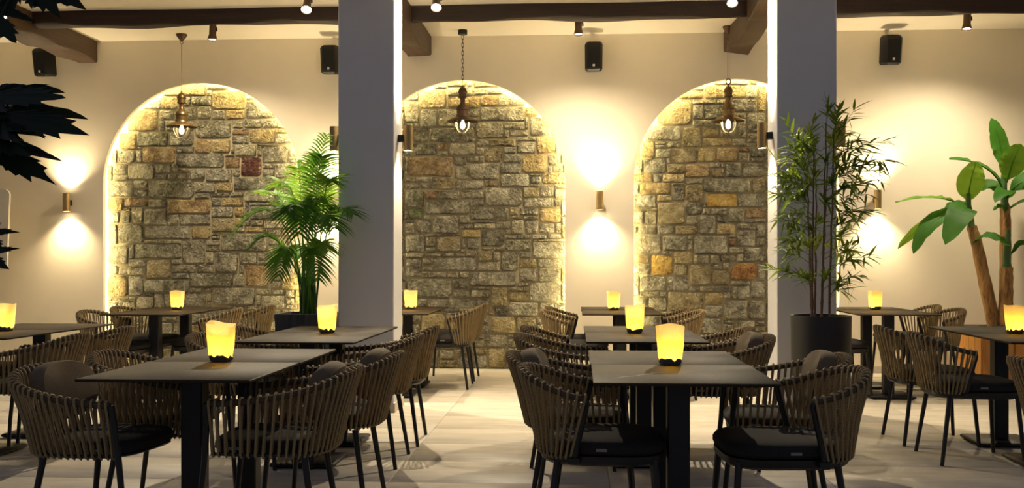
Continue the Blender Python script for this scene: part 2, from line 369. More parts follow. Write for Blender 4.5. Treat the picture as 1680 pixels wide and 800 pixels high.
STONES = [
  (-4.217, 1.127, -5.374, '''132,131,187,153,d 48,191,102,213,d 123,70,173,91,g 23,268,60,293,y 80,226,137,243,d 102,259,145,281,d 32,123,87,140,d 43,145,98,161,g 122,292,161,314,y 70,174,121,191,o 161,281,197,303,g 43,84,96,100,d 147,200,195,216,d 96,91,147,107,d 87,117,115,145,g 41,232,80,251,o 165,167,211,183,d 12,140,43,163,g 160,91,189,117,o 45,100,75,123,b 125,107,153,131,g 180,231,211,251,g 35,251,72,268,d 24,213,56,232,t 64,308,116,322,y 84,67,116,84,g 43,161,70,181,g 155,216,180,239,r 0,78,24,104,y 195,214,225,231,g 165,253,195,271,y 84,161,121,174,g 72,251,102,268,d 0,116,25,139,t 121,153,149,170,b 13,247,35,268,y 0,193,30,212,t 24,80,43,104,g 189,105,218,121,g 67,268,102,281,g 179,66,207,82,g 159,187,195,200,g 115,210,143,226,g 98,145,121,161,y 195,186,225,201,g 187,121,209,137,t 122,243,144,259,y 83,281,105,296,t 102,243,122,259,o 203,88,225,105,y 149,239,174,253,t 19,182,48,193,u 40,293,64,307,p 121,170,148,182,g 13,104,45,114,t 182,157,214,167,t 12,232,33,247,t 75,107,104,117,t 153,117,175,131,g 64,293,83,308,y 66,67,84,84,t 102,198,127,210,g 133,182,159,193,y 105,281,122,297,t 195,253,215,265,t 209,121,225,136,t 96,49,117,62,g 138,281,161,292,y 187,137,210,149,t 98,297,122,308,d 0,177,19,193,y 97,213,115,226,d 77,19,96,33,t 34,66,55,80,t 6,218,24,232,t 60,281,78,293,t 28,163,43,182,t 179,40,198,55,g 159,271,181,281,d 104,107,125,117,g 195,201,211,214,g 25,114,45,123,g 214,148,225,168,g 137,226,155,239,u 15,163,28,177,t 127,199,147,210,y 83,296,98,308,g 56,220,75,232,t 181,271,198,281,g 211,201,225,214,t 62,36,77,51,g 48,181,70,191,g 116,315,141,322,p 210,136,225,148,t 0,139,12,163,p 13,64,34,74,t 55,66,66,84,t 62,9,77,22,b 183,55,201,66,g 30,193,48,203,g 122,281,138,292,t 70,161,84,174,t 1,163,15,177,p 30,203,48,213,g 173,82,191,90,t 147,91,160,106,g 145,263,165,271,u 62,51,82,58,t 80,243,102,251,d 145,253,159,263,g 120,193,143,198,t 161,153,182,160,y 190,183,225,186,t 121,182,133,193,g 62,27,77,36,g 139,62,160,70,t 218,105,230,121,t 75,100,96,107,g 180,216,195,225,g 218,72,230,88,y 33,232,41,247,g 102,191,120,198,t 148,170,160,182,y 115,117,125,131,t 25,123,32,140,t 0,104,13,116,p 191,82,207,88,g 96,38,108,49,u 167,160,182,167,t 82,213,97,221,t 175,121,187,131,t 145,271,159,281,t 56,213,71,220,g 143,193,159,199,t 115,138,132,145,t 115,131,132,138,t 198,270,210,281,p 6,212,24,218,p 77,33,84,51,t 149,159,159,170,y 211,238,224,250,p 189,90,203,98,g 161,303,174,311,p 146,216,155,226,t 207,79,218,88,t 180,225,195,231,t 6,232,12,248,p 60,268,67,281,g 116,74,123,85,t 201,56,211,66,t 71,213,82,220,t 116,308,122,315,p 43,140,59,145,t 6,74,24,78,t 195,265,210,270,y 149,153,161,159,p 59,140,75,145,t 96,84,111,91,t 174,239,180,251,t 160,65,179,70,t 207,71,218,79,t 207,66,221,71,t 24,74,34,80,t 83,221,97,226,t 211,231,224,238,p 189,98,203,105,t 111,85,123,91,t 75,117,87,123,t 78,281,83,293,t 202,46,209,56,t 174,251,200,253,t 198,40,210,46,t 173,70,179,82,t 116,67,123,74,t 143,210,146,226,t 75,140,87,145,t 175,117,189,121,t 159,253,165,263,t 153,106,160,117,t 75,221,83,226,t 144,242,149,253,t 198,46,202,55,t 137,239,149,242,t 43,80,55,84,t 35,247,41,251,t 121,149,132,153,t 122,145,132,149,t 75,226,80,232,t 0,0,22,14,g 22,0,62,14,g 62,0,78,9,g 78,0,118,19,t 118,0,134,10,b 134,0,164,14,c 164,0,186,10,t 186,0,208,10,c 208,0,231,14,g 118,10,134,28,g 164,10,186,20,t 186,10,208,20,c 0,14,40,24,g 40,14,62,28,c 134,14,164,32,b 208,14,231,32,t 96,19,118,33,c 164,20,194,30,t 194,20,208,30,g 62,22,77,27,d 0,24,30,34,t 30,24,40,38,g 40,28,62,46,d 118,28,134,42,b 164,30,186,40,t 186,30,208,40,t 134,32,156,46,b 156,32,164,46,g 208,32,231,40,t 84,33,118,38,b 0,34,16,48,g 16,34,30,44,g 30,38,40,48,g 84,38,96,56,d 108,38,118,49,g 164,40,179,58,g 210,40,231,50,g 118,42,134,56,d 16,44,30,58,g 40,46,62,60,t 134,46,164,56,g 0,48,16,58,t 30,48,40,58,g 209,50,231,56,g 82,56,96,67,d 117,56,139,67,t 139,56,164,62,g 211,56,231,66,g 0,58,22,64,c 22,58,40,64,g 62,58,82,66,g 164,58,183,65,t 40,60,62,66,b 96,62,117,67,t 0,64,13,74,g 221,66,231,72,c 0,74,6,78,t 225,88,231,98,t 225,98,231,105,g 225,121,231,139,t 225,139,231,153,b 187,149,203,157,g 203,149,214,157,c 182,153,187,157,b 225,153,231,171,b 159,160,167,167,g 160,167,165,181,g 211,168,225,183,c 225,171,231,189,t 19,177,28,182,b 160,181,165,187,d 165,183,190,187,g 225,189,231,199,d 225,199,231,209,t 225,209,231,227,b 0,212,6,230,c 215,250,224,264,g'''),
  (-1.267, 1.127, -2.424, '''52,215,104,238,u 51,79,102,101,d 138,181,181,203,g 74,63,130,79,g 121,92,175,109,g 133,276,184,293,g 71,172,122,189,d 188,75,224,97,g 81,109,130,125,g 67,37,95,63,c 65,291,96,313,c 79,151,110,172,g 191,123,231,142,g 180,218,209,240,y 76,253,112,270,d 121,211,155,230,g 48,238,85,253,d 128,257,160,276,t 134,136,161,156,d 188,259,213,281,g 145,39,174,59,c 96,291,133,305,y 98,238,128,253,t 165,59,199,75,g 85,270,108,291,t 199,58,231,75,g 48,180,71,201,d 156,109,177,132,d 155,203,189,218,g 84,130,112,148,b 49,130,72,151,g 145,69,165,92,b 196,240,218,259,y 48,275,65,299,t 142,0,162,24,c 199,163,224,180,y 108,0,141,16,g 198,97,224,113,g 65,270,85,291,g 122,166,150,181,d 48,102,68,124,g 162,0,179,24,g 138,24,164,39,t 138,230,159,248,b 161,132,191,145,d 181,180,216,191,g 177,97,198,113,g 207,42,231,58,g 197,113,231,123,g 95,40,124,53,c 202,206,231,218,c 174,42,196,59,b 61,151,79,167,g 174,240,196,254,g 144,248,174,257,b 96,305,125,315,p 84,200,105,215,b 108,281,133,291,g 133,293,154,306,o 87,189,111,200,g 105,211,121,227,t 112,200,138,211,g 112,146,134,156,y 150,165,166,181,d 130,120,148,133,b 155,218,180,230,d 179,22,200,35,t 124,39,145,50,t 130,109,156,120,t 112,253,128,270,g 124,50,143,63,g 183,150,199,167,g 168,150,183,167,t 165,75,188,87,c 52,167,70,180,e 181,191,200,203,b 49,38,67,51,t 102,89,121,101,g 64,11,87,21,t 160,267,184,276,g 200,191,216,206,t 86,0,108,11,b 58,253,76,266,t 177,113,197,123,b 165,293,184,306,p 102,79,123,89,t 159,230,180,240,d 199,151,217,163,g 71,189,87,200,u 166,259,188,267,t 218,239,225,256,p 123,79,145,89,t 49,51,67,62,t 74,101,96,109,t 177,171,199,180,g 87,11,104,21,t 48,201,66,209,t 128,248,144,257,t 118,133,134,146,g 66,201,84,209,g 126,156,151,163,t 151,156,168,165,t 209,226,223,239,t 149,59,165,69,d 108,53,124,63,t 125,306,141,314,p 108,270,128,277,g 122,181,138,190,g 154,293,165,306,p 138,203,155,211,b 130,69,145,79,t 124,190,138,200,g 141,306,160,314,p 184,281,198,292,y 216,189,231,201,t 48,151,61,164,t 110,162,122,172,t 85,244,98,253,u 49,124,71,130,t 95,53,108,63,g 72,136,84,148,t 60,69,74,79,g 174,254,196,259,t 61,209,80,215,t 96,101,110,109,t 73,0,86,11,g 71,125,90,130,t 159,240,174,248,t 177,123,191,132,g 189,206,202,215,g 62,0,73,11,t 118,230,133,238,t 110,156,126,162,t 128,238,138,248,t 104,227,118,238,t 122,163,150,166,t 165,87,182,92,t 198,142,231,145,t 111,190,124,198,t 196,42,207,50,t 68,109,81,117,t 104,16,123,22,t 191,145,208,150,g 224,75,231,96,p 85,238,98,244,t 166,171,177,181,c 224,170,231,189,p 110,101,121,109,t 117,125,130,133,t 90,125,104,130,t 164,24,174,34,t 105,200,112,211,t 175,145,191,150,t 104,125,117,130,t 182,167,199,171,t 208,145,224,151,g 196,50,207,58,t 121,89,145,92,t 166,167,182,171,t 48,209,61,215,t 217,151,224,163,t 112,134,118,146,t 214,218,226,226,t 161,145,175,150,t 58,266,76,270,t 184,267,188,281,t 164,34,175,39,t 216,180,224,189,t 68,117,81,124,t 224,96,231,113,y 48,218,52,238,t 72,130,84,136,t 148,120,156,132,t 175,92,188,97,t 72,148,90,151,t 148,132,161,136,t 122,277,133,281,t 48,167,52,180,d 133,230,138,238,t 161,150,168,156,t 216,201,231,206,t 90,148,103,151,t 160,257,166,267,t 189,215,202,218,t 111,198,124,200,t 135,133,148,136,t 70,167,79,172,t 68,101,74,106,t 209,218,214,226,t 182,87,188,92,t 48,164,61,167,t 80,209,84,215,t 103,148,112,151,t 59,270,65,275,t 189,203,200,206,t 191,142,198,145,t 68,106,74,109,t 0,0,22,18,t 22,0,44,10,g 179,0,195,10,t 195,0,211,18,g 211,0,231,10,t 44,0,62,15,b 22,10,44,24,g 179,10,195,22,t 211,10,231,20,t 44,15,64,25,d 123,16,142,24,b 0,18,22,32,d 195,18,211,22,d 211,20,231,34,d 64,21,94,31,t 94,21,104,37,b 104,22,123,40,t 200,22,211,32,g 22,24,44,34,t 123,24,138,34,t 174,24,179,34,c 44,25,64,38,g 64,31,94,37,g 0,32,22,50,d 200,32,211,42,t 22,34,44,48,c 123,34,138,39,t 211,34,231,42,t 175,35,200,42,t 44,38,49,48,d 22,48,49,62,b 0,50,22,64,b 143,59,149,69,c 22,62,44,80,t 44,62,67,69,g 67,63,74,69,t 130,63,143,69,g 0,64,22,74,t 44,69,60,79,g 0,74,16,88,g 16,74,22,92,t 44,79,51,97,g 22,80,44,90,g 0,88,16,98,d 22,90,44,104,t 16,92,22,106,g 44,97,51,102,d 0,98,16,116,g 22,104,48,114,t 16,106,22,124,b 22,114,48,128,t 0,116,16,126,d 16,124,22,134,t 0,126,16,136,g 22,128,38,146,g 38,128,49,146,d 112,130,117,134,t 16,134,22,152,g 0,136,16,150,b 224,145,231,159,b 22,146,49,151,g 0,150,16,164,t 22,151,48,165,d 16,152,22,166,t 224,159,231,170,g 0,164,16,182,d 26,165,42,183,b 16,166,26,180,t 42,165,48,177,d 42,177,48,195,c 16,180,26,194,t 0,182,16,200,t 26,183,42,201,g 16,194,26,212,g 42,195,48,213,t 0,200,16,218,d 26,201,42,219,b 16,212,26,222,d 42,213,48,223,b 0,218,16,236,d 226,218,231,228,g 26,219,42,233,t 16,222,26,240,g 42,223,48,241,t 223,228,231,239,t 26,233,42,243,b 0,236,16,254,t 16,240,26,250,g 42,241,48,259,g 26,243,42,257,c 16,250,26,268,g 48,253,58,271,d 26,257,42,275,b 42,259,48,269,t 213,259,218,269,g 42,269,48,287,g 48,271,59,275,t 26,275,42,293,t 108,277,122,281,b 42,287,48,301,c 48,299,65,317,g 81,313,96,322,g 125,314,160,322,b 96,315,118,322,c 118,315,125,322,t'''),
  (1.715, 1.105, 0.580, '''29,270,68,299,c 41,65,81,87,b 80,195,132,212,d 30,160,61,186,b 69,128,107,149,g 81,299,126,314,c 15,253,56,270,g 0,128,35,150,t 102,56,129,78,g 22,104,47,128,Y 110,99,139,119,O 64,93,88,117,b 56,245,78,269,b 10,87,40,104,g 84,179,117,195,Y 117,179,148,195,g 127,261,148,284,g 45,228,74,245,b 35,132,63,149,g 73,40,100,58,g 60,212,87,228,o 40,87,64,104,g 129,56,148,78,g 41,51,73,65,g 111,284,139,299,g 14,217,40,234,d 10,194,45,207,y 94,229,118,246,o 116,136,137,155,g 75,149,94,171,g 0,179,29,194,g 80,276,104,293,d 122,212,146,229,g 88,93,110,111,b 60,186,80,205,b 47,117,69,132,c 124,119,148,136,g 131,78,148,99,g 110,78,131,94,g 10,234,27,253,c 49,149,75,160,b 106,162,125,179,d 78,246,111,256,c 19,65,41,81,t 74,229,94,245,c 81,72,102,87,y 104,212,122,229,d 81,58,102,72,g 13,47,32,64,g 35,207,60,217,c 94,149,116,162,c 78,256,98,269,c 15,160,30,177,t 92,314,130,320,p 139,284,148,313,y 98,256,117,269,t 114,42,136,56,t 132,195,148,212,b 8,150,30,160,t 125,167,147,179,u 46,186,60,204,g 68,269,99,276,t 52,299,80,308,y 1,207,25,217,y 117,255,127,277,g 61,171,79,186,d 98,119,116,128,t 1,105,22,118,t 30,150,49,160,g 27,234,45,245,g 40,217,60,228,b 0,160,15,177,g 69,117,87,128,t 67,308,81,314,p 137,146,148,163,g 47,104,64,117,b 68,276,80,293,g 87,212,104,223,b 72,31,93,40,t 1,118,22,128,c 126,299,139,314,p 68,293,94,299,t 111,246,127,255,t 29,186,46,194,c 139,99,148,119,t 61,160,75,171,t 1,70,19,81,t 10,81,32,87,t 116,155,137,162,g 60,205,80,212,t 87,117,98,128,t 88,171,106,179,g 127,250,140,261,t 118,229,131,240,t 0,81,10,105,p 131,234,148,244,d 140,244,148,261,d 99,269,117,276,t 107,129,124,136,t 5,217,14,234,t 25,207,35,217,g 32,51,41,65,t 100,42,114,52,t 110,94,131,99,t 118,240,131,246,u 137,136,148,146,t 39,245,56,253,t 1,64,19,70,t 92,87,110,93,g 76,87,92,93,t 112,277,127,284,t 79,171,88,179,t 0,194,10,207,p 94,162,106,171,d 116,119,124,129,t 136,49,148,56,t 107,136,116,146,u 87,223,99,229,t 100,52,114,56,t 104,283,111,293,t 88,111,101,117,t 131,229,146,234,t 94,293,104,299,t 102,78,110,87,t 136,43,148,49,t 64,87,76,93,t 27,249,39,253,t 73,58,81,65,t 32,81,41,87,t 127,246,140,250,t 0,177,30,179,t 125,162,136,167,t 136,163,148,167,t 0,150,8,160,p 101,111,110,119,t 35,128,47,132,t 45,204,60,207,t 63,132,69,144,t 27,245,39,249,t 99,223,104,229,t 107,146,116,149,t 40,228,45,234,t 63,144,69,149,t 0,0,30,18,d 30,0,46,14,g 46,0,86,10,g 86,0,102,14,c 102,0,124,10,g 124,0,140,10,g 140,0,162,14,c 162,0,178,10,t 178,0,200,14,t 200,0,227,14,d 46,10,68,28,t 68,10,86,20,b 102,10,132,24,d 132,10,140,20,d 162,10,178,28,g 30,14,46,24,c 86,14,102,31,b 140,14,162,24,c 178,14,208,28,g 208,14,227,24,b 0,18,30,28,b 68,20,86,31,g 132,20,140,38,g 30,24,46,34,c 102,24,132,38,b 140,24,162,38,d 208,24,227,38,g 0,28,16,38,b 16,28,30,47,t 46,28,62,42,g 62,28,68,38,d 162,28,202,46,c 202,28,208,38,t 93,31,102,40,t 30,34,46,47,d 0,38,16,47,t 62,38,72,51,t 102,38,142,42,b 142,38,162,43,c 202,38,227,52,g 46,42,62,51,b 148,43,162,61,c 162,46,184,64,c 184,46,202,60,g 0,47,13,64,d 32,47,46,51,g 202,52,227,70,c 184,60,202,78,d 148,61,162,79,d 162,64,178,82,t 178,64,184,82,t 202,70,227,88,b 184,78,202,88,c 148,79,162,89,t 162,82,178,92,g 178,82,184,96,t 184,88,200,98,g 200,88,227,102,g 148,89,162,99,c 162,92,178,106,d 178,96,184,106,g 184,98,200,112,d 148,99,162,109,t 200,102,227,116,c 162,106,184,120,g 148,109,162,119,b 184,112,200,130,t 200,116,227,126,g 148,119,162,137,t 162,120,184,130,t 200,126,227,140,d 162,130,178,144,c 178,130,200,144,t 148,137,162,155,g 200,140,227,158,t 162,144,184,154,g 184,144,200,162,t 162,154,184,172,d 148,155,162,173,t 200,158,222,168,t 222,158,227,168,c 184,162,200,180,g 200,168,216,182,t 216,168,227,182,d 162,172,184,182,d 147,173,162,179,d 79,179,84,186,t 148,179,162,193,c 184,180,200,198,c 162,182,184,192,t 200,182,227,196,t 162,192,178,202,t 178,192,184,202,c 148,193,162,203,g 200,196,227,206,t 184,198,200,212,b 162,202,178,216,t 178,202,184,216,g 148,203,162,221,c 200,206,227,220,t 184,212,200,222,c 162,216,184,230,d 200,220,227,230,b 146,221,162,234,d 184,222,200,240,c 162,230,178,244,c 178,230,184,240,g 200,230,227,240,t 5,234,10,248,c 148,234,162,244,t 178,240,218,254,b 148,244,178,262,t 178,254,218,264,b 148,262,178,276,t 178,264,200,274,g 200,264,218,274,g 178,274,218,288,b 148,276,178,290,t 104,276,112,283,t 148,290,170,308,g 170,290,178,304,c 104,293,111,299,c 130,314,139,320,b'''),
]

# back wall with three arched openings and their reveals
wb = MB()
def wquad(x0, x1, za0, za1, z1):
    b = len(wb.v); wb.v += [(x0, YW, za0), (x1, YW, za1), (x1, YW, z1), (x0, YW, z1)]; wb.f.append((b, b + 1, b + 2, b + 3))
def arch_path(xc, R, n=48, z0=0.0):
    return [(xc - R, z0)] + [(xc - R * math.cos(PI * k / n), SPRING + R * math.sin(PI * k / n)) for k in range(n + 1)] + [(xc + R, z0)]
xprev = XL
for xc, R, gx0, s in STONES:
    wquad(xprev, xc - R, 0, 0, ZC)
    pts = arch_path(xc, R)[1:-1]
    for (xa, za), (xb, zb) in zip(pts[:-1], pts[1:]): wquad(xa, xb, za, zb, ZC)
    xprev = xc + R
    path = arch_path(xc, R)
    b = len(wb.v)
    big = arch_path(xc, R + CAV)
    for (x, z), (x2, z2) in zip(path, big): wb.v += [(x, YW, z), (x, YW + LIP, z), (x2, YW + LIP, z2), (x2, YS + .02, z2)]
    for k in range(len(path) - 1):
        for q in range(3): wb.f.append((b + 4 * k + q, b + 4 * k + q + 1, b + 4 * k + q + 5, b + 4 * k + q + 4))
wquad(xprev, XR, 0, 0, ZC)
wall = wb.build('wall_back', M['wall'], smooth=False)
tag(wall, 'cream plaster back wall with three tall arched niches', 'wall', kind='structure')
# rear leaf of the same wall behind the niches
MB().box(XL, XR, YS + .02, YS + .2, 0, ZC).build('wall_core', M['mortar'], wall, smooth=False)
for x0, x1 in ((XL, -5.344), (-3.09, -2.394), (-.14, .61), (2.82, XR)):
    MB().cbox(x0, x1, YW - .012, YW, 0, .075, .002).build('skirting', M['skirt'], wall)

# stone infill of each niche: one object per stone
def clip(poly, nx, nz, d):
    out = []
    for i in range(len(poly)):
        a, b = poly[i], poly[(i + 1) % len(poly)]
        da, db = nx * a[0] + nz * a[1] - d, nx * b[0] + nz * b[1] - d
        if da <= 0: out.append(a)
        if (da < 0 < db) or (db < 0 < da):
            t = da / (da - db); out.append((a[0] + (b[0] - a[0]) * t, a[1] + (b[1] - a[1]) * t))
    return out
NICHE = ('beside the wall edge, behind the palm', 'between the two grey pillars', 'behind the bamboo pillar')
rs = random.Random(5)
for ai, (xc, R, gx0, data) in enumerate(STONES):
    ring = [(x, z) for x, z in arch_path(xc, R + CAV - .002, 40)]
    b = MB(); b.v = [(x, YS, z) for x, z in ring]; b.f = [tuple(range(len(ring)))]
    panel = b.build('wall_stone', M['mortar'], smooth=False)
    tag(panel, 'arched niche of rough coursed rubble stone ' + NICHE[ai], 'stone wall', kind='structure')
    for e in data.split():
        q = e.split(','); i0, k0, i1, k1 = map(int, q[:4]); kind = q[4]
        g = .0052
        x0, x1, z0, z1 = gx0 + i0 * .01 + g, gx0 + i1 * .01 - g, max(k0 * .01, .0) + g, k1 * .01 - g
        w, h = x1 - x0, z1 - z0; mn = min(w, h)
        def J(a=.10): return rs.uniform(0, a) * mn
        ch = [rs.uniform(.06, .2) * mn for _ in range(4)]
        if kind == 'O' : ch[3] = .4 * mn; ch[1] = .3 * mn
        P = [(x0 + ch[0], z0 + J(.05)), (x0 + w * .5, z0 + J(.05)), (x1 - ch[1], z0 + J(.05)), (x1 - J(.05), z0 + ch[1]), (x1 - J(.05), z1 - ch[2]), (x1 - ch[2], z1 - J(.05)),
             (x0 + w * .5, z1 - J(.06)), (x0 + ch[3], z1 - J(.05)), (x0 + J(.05), z1 - ch[3]), (x0 + J(.05), z0 + ch[0])]
        # keep inside the arch (convex)
        rr = R + .05
        P = clip(P, -1, 0, -(xc - rr)); P = clip(P, 1, 0, xc + rr)
        if z1 > SPRING:
            for k in range(1, 24):
                a = PI * k / 24; nx, nz = -math.cos(a), math.sin(a)
                P = clip(P, nx, nz, nx * xc + nz * SPRING + rr * math.cos(PI / 48))
                if len(P) < 3: break
        if len(P) < 3: continue
        cxm = sum(p[0] for p in P) / len(P); czm = sum(p[1] for p in P) / len(P)
        depth = rs.uniform(.020, .038)
        def shrink(f, y, jit=0):
            r = []
            for px_, pz_ in P:
                dx, dz = px_ - cxm, pz_ - czm; L = math.hypot(dx, dz) or 1
                s_ = max(0.05, 1 - f / L)
                r.append((dx * s_, y + (rs.uniform(-jit, jit) if jit else 0), dz * s_))
            return r
        b = MB()
        b.quad_ring([shrink(0, 0), shrink(0, -depth * .55), shrink(min(.012, mn * .16), -depth * .95, .003), shrink(mn * .30, -depth, .007)])
        n0 = len(b.v); b.v.append((0, -depth - rs.uniform(-.004, .006), 0)); L = len(P)
        for k in range(L): b.f.append((n0 - L + k, n0 - L + (k + 1) % L, n0))
        me = b.mesh('stone', SM[kind])
        link('stone', me, panel, (cxm, YS, czm))
    # LED strip hidden in the niche edge
    pth = arch_path(xc, R - .004, 48, .03)
    b = MB()
    for (x, z), (x2, z2) in zip(arch_path(xc, R + .062, 48, .03), arch_path(xc, R + .05, 48, .03)): b.v += [(x, YW + LIP + .022, z), (x2, YW + LIP + .012, z2)]
    for k in range(len(pth) - 1): b.f.append((2 * k, 2 * k + 1, 2 * k + 3, 2 * k + 2))
    led = b.build('led_strip', M['led'], smooth=False)
    tag(led, 'warm LED strip lining the edge of the niche ' + NICHE[ai], 'light strip', 'LED strips in the niches')

# pillars
PIL = ((-1.911, -1.464, 'square grey pillar beside the potted palm'), (1.548, 2.003, 'square grey pillar behind the potted bamboo'))
PY0, PY1 = 8.13, 8.53
for x0, x1, lb in PIL:
    p = MB().cbox(x0, x1, PY0, PY1, 0, ZC - .001, .006).build('pillar', M['pillar'])
    tag(p, lb, 'pillar', 'grey pillars', 'structure')
    for a in ((x0 - .012, x1 + .012, PY0 - .012, PY0), (x0 - .012, x1 + .012, PY1, PY1 + .012), (x0 - .012, x0, PY0, PY1), (x1, x1 + .012, PY0, PY1)):
        MB().cbox(*a, .001, .075, .002).build('skirting', M['skirt'], p)

# beams
def beam(name, m, ax, a0, a1, c0, c1, z0, z1, n, amp, seed, lb, grp):
    rr = random.Random(seed); ph = [rr.uniform(0, 6.28) for _ in range(6)]
    b = MB(); rings = []
    for i in range(n + 1):
        t = a0 + (a1 - a0) * i / n
        w = amp * (math.sin(t * 2.3 + ph[0]) + .7 * math.sin(t * 5.1 + ph[1]) + .35 * math.sin(t * 11 + ph[2])) * .5
        w2 = amp * (math.sin(t * 2.6 + ph[3]) + .6 * math.sin(t * 5.7 + ph[4])) * .5
        s = amp * .5 * math.sin(t * 3.1 + ph[5])
        k = .012
        q = [(c0 + s, z1), (c0 + s, z0 + w + k), (c0 + s + k, z0 + w), (c1 - k, z0 + w2), (c1, z0 + w2 + k), (c1, z1)]
        rings.append([((t, y, z) if ax == 'x' else (y, t, z)) for y, z in q])
    b.quad_ring(rings, False, False, False)
    b.f.append(tuple(range(6))); nb = len(b.v); b.f.append(tuple(nb - 6 + k for k in range(6))[::-1])
    o = b.build(name, m)
    bm = bmesh.new(); bm.from_mesh(o.data); bmesh.ops.recalc_face_normals(bm, faces=bm.faces); bm.to_mesh(o.data); bm.free()
    return tag(o, lb, 'beam', grp, 'structure')
beam('ceiling_beam', M['beam_x'], 'x', XL, XR, 9.90, 10.03, 3.535, ZC, 150, .024, 3, 'long dark wavy timber beam running parallel to the back wall', None)
def pxX(px, Y):
    u = (px - 840) / F_PX; z = Y / (math.cos(YAW) + u * math.sin(YAW)); return u * z * math.cos(YAW) - z * math.sin(YAW)
CB = ((-5.66, -5.41, 'brown timber cross beam above the tree leaves'), (-1.90, -1.615, 'brown timber cross beam beside the palm pillar'), (1.60, 1.85, 'brown timber cross beam beside the bamboo pillar'))
for k, (x0, x1, lb) in enumerate(CB):
    beam('ceiling_cross_beam', M['beam_y'], 'y', YF, YW, x0, x1, 3.45, ZC, 46, .048, 20 + k, lb, 'timber cross beams')

# ================================================================ LAMPS
def sconce(name, loc, out_dir, lb, grp, watts):
    """tubular up-and-down light; out_dir points away from the surface it hangs on"""
    o = thing(name, lb, 'wall light', loc, 0, grp)
    d = Vector(out_dir); r, h = .038, .2
    c = d * (.10 if abs(d.y) > .5 else .080)
    MB().lathe([(r - .006, -h / 2 + .012), (r - .006, -h / 2), (r, -h / 2), (r, h / 2), (r - .006, h / 2), (r - .006, h / 2 - .012)], 24, c, False).build('tube', M['brass'], o)
    for s in (-1, 1):
        MB().lathe([(.0001, 0), (r - .006, 0), (r - .006, .004), (.0001, .004)], 20, (c[0], c[1], s * (h / 2 - .008) - .002), False).build('lens', M['slens'], o)
    a, b2 = d * .0, d * (.065 if abs(d.y) > .5 else .045)
    px_ = abs(d.y) * .022 + .0001; py_ = abs(d.x) * .022 + .0001
    MB().cbox(min(a.x, b2.x) - px_, max(a.x, b2.x) + px_, min(a.y, b2.y) - py_, max(a.y, b2.y) + py_, -.03, .03, .003).build('bracket', M['black'], o)
    for s in (-1, 1):
        spot('light', o, (c[0], c[1], s * (h / 2 + .004)), (0, 0, s), watts, math.radians(116), 1.0, WARM, .026)
    return o
for x, lb in ((-5.72, 'brass tube wall light beside the arch by the tree leaves'), (-2.74, 'brass tube wall light half hidden behind the palm and pillar'),
              (.237, 'brass tube wall light on the wall between two arches'), (3.19, 'brass tube wall light between the bamboo and the banana plant')):
    sconce('wall_sconce', (x, YW, 1.86), (0, -1, 0), lb, 'wall lights on the back wall', SCONCE_W)
for (x0, x1, lb), n in zip(PIL, ('palm', 'bamboo')):
    sconce('pillar_sconce', (x0, 8.33, 2.205), (-1, 0, 0), 'brass tube light on the %s pillar, side toward the %s' % (n, 'first arch' if n == 'palm' else 'middle of the room'), 'tube lights on the pillars', PSCONCE_W)
    sconce('pillar_sconce', (x1, 8.33, 2.205), (1, 0, 0), 'brass tube light on the %s pillar, side toward the %s' % (n, 'middle of the room' if n == 'palm' else 'banana plant'), 'tube lights on the pillars', PSCONCE_W)

def ceiling_spot(x, y, aim, lb):
    o = thing('ceiling_spotlight', lb, 'spotlight', (x, y, ZC), 0, 'adjustable ceiling spotlights')
    MB().lathe([(.035, 0), (.035, -.018), (.03, -.022)], 20).build('mount', M['black'], o)
    MB().tube([(.02, 0, -.02), (.03, 0, -.05), (.045, 0, -.07), (.045, 0, -.10)], .007, 8).build('arm', M['black'], o)
    d = Vector((aim[0] - x, aim[1] - y, (aim[2] if len(aim) > 2 else 0) - ZC)).normalized()
    h = MB().lathe([(.012, .085), (.036, .08), (.036, -.02), (.040, -.03), (.050, -.075), (.047, -.075), (.036, -.05), (.0001, -.05)], 24, cap=False).build('head', M['bronze'], o, (0, 0, -.115))
    h.rotation_euler = (-d).to_track_quat('Z', 'Y').to_euler()
    MB().lathe([(.0001, -.062), (.045, -.062)], 20, cap=False).build('lens', M['lens'], h)
    spot('light', h, (0, 0, -.078), (0, 0, -1), SPOT_W * (.45 if y > 10 else 1.0), math.radians(150 if y > 10 else 110), 1.0 if y > 10 else .8, (1, .83, .58), .03)
for x, y, aim, lb in ((-3.775, 10.45, (-3.85, 10.2), 'ceiling spotlight behind the beam, above the palm arch'), (.006, 10.45, (.05, 10.2), 'ceiling spotlight behind the beam, above the space between two arches'),
                      (3.84, 10.45, (3.6, 10.2), 'ceiling spotlight behind the beam, above the banana plant'), (-5.44, 9.42, (-4.4, 7.4), 'ceiling spotlight at the picture edge beside the first cross beam'),
                      (-2.49, 9.35, (-2.2, 6.7), 'ceiling spotlight hung before the beam, palm side of the pillar'), (-1.29, 9.35, (-1.0, 6.6), 'ceiling spotlight hung before the beam, over the middle arch'),
                      (1.38, 9.35, (1.2, 6.7), 'ceiling spotlight hung before the beam, beside the bamboo pillar')):
    ceiling_spot(x, y, aim, lb)

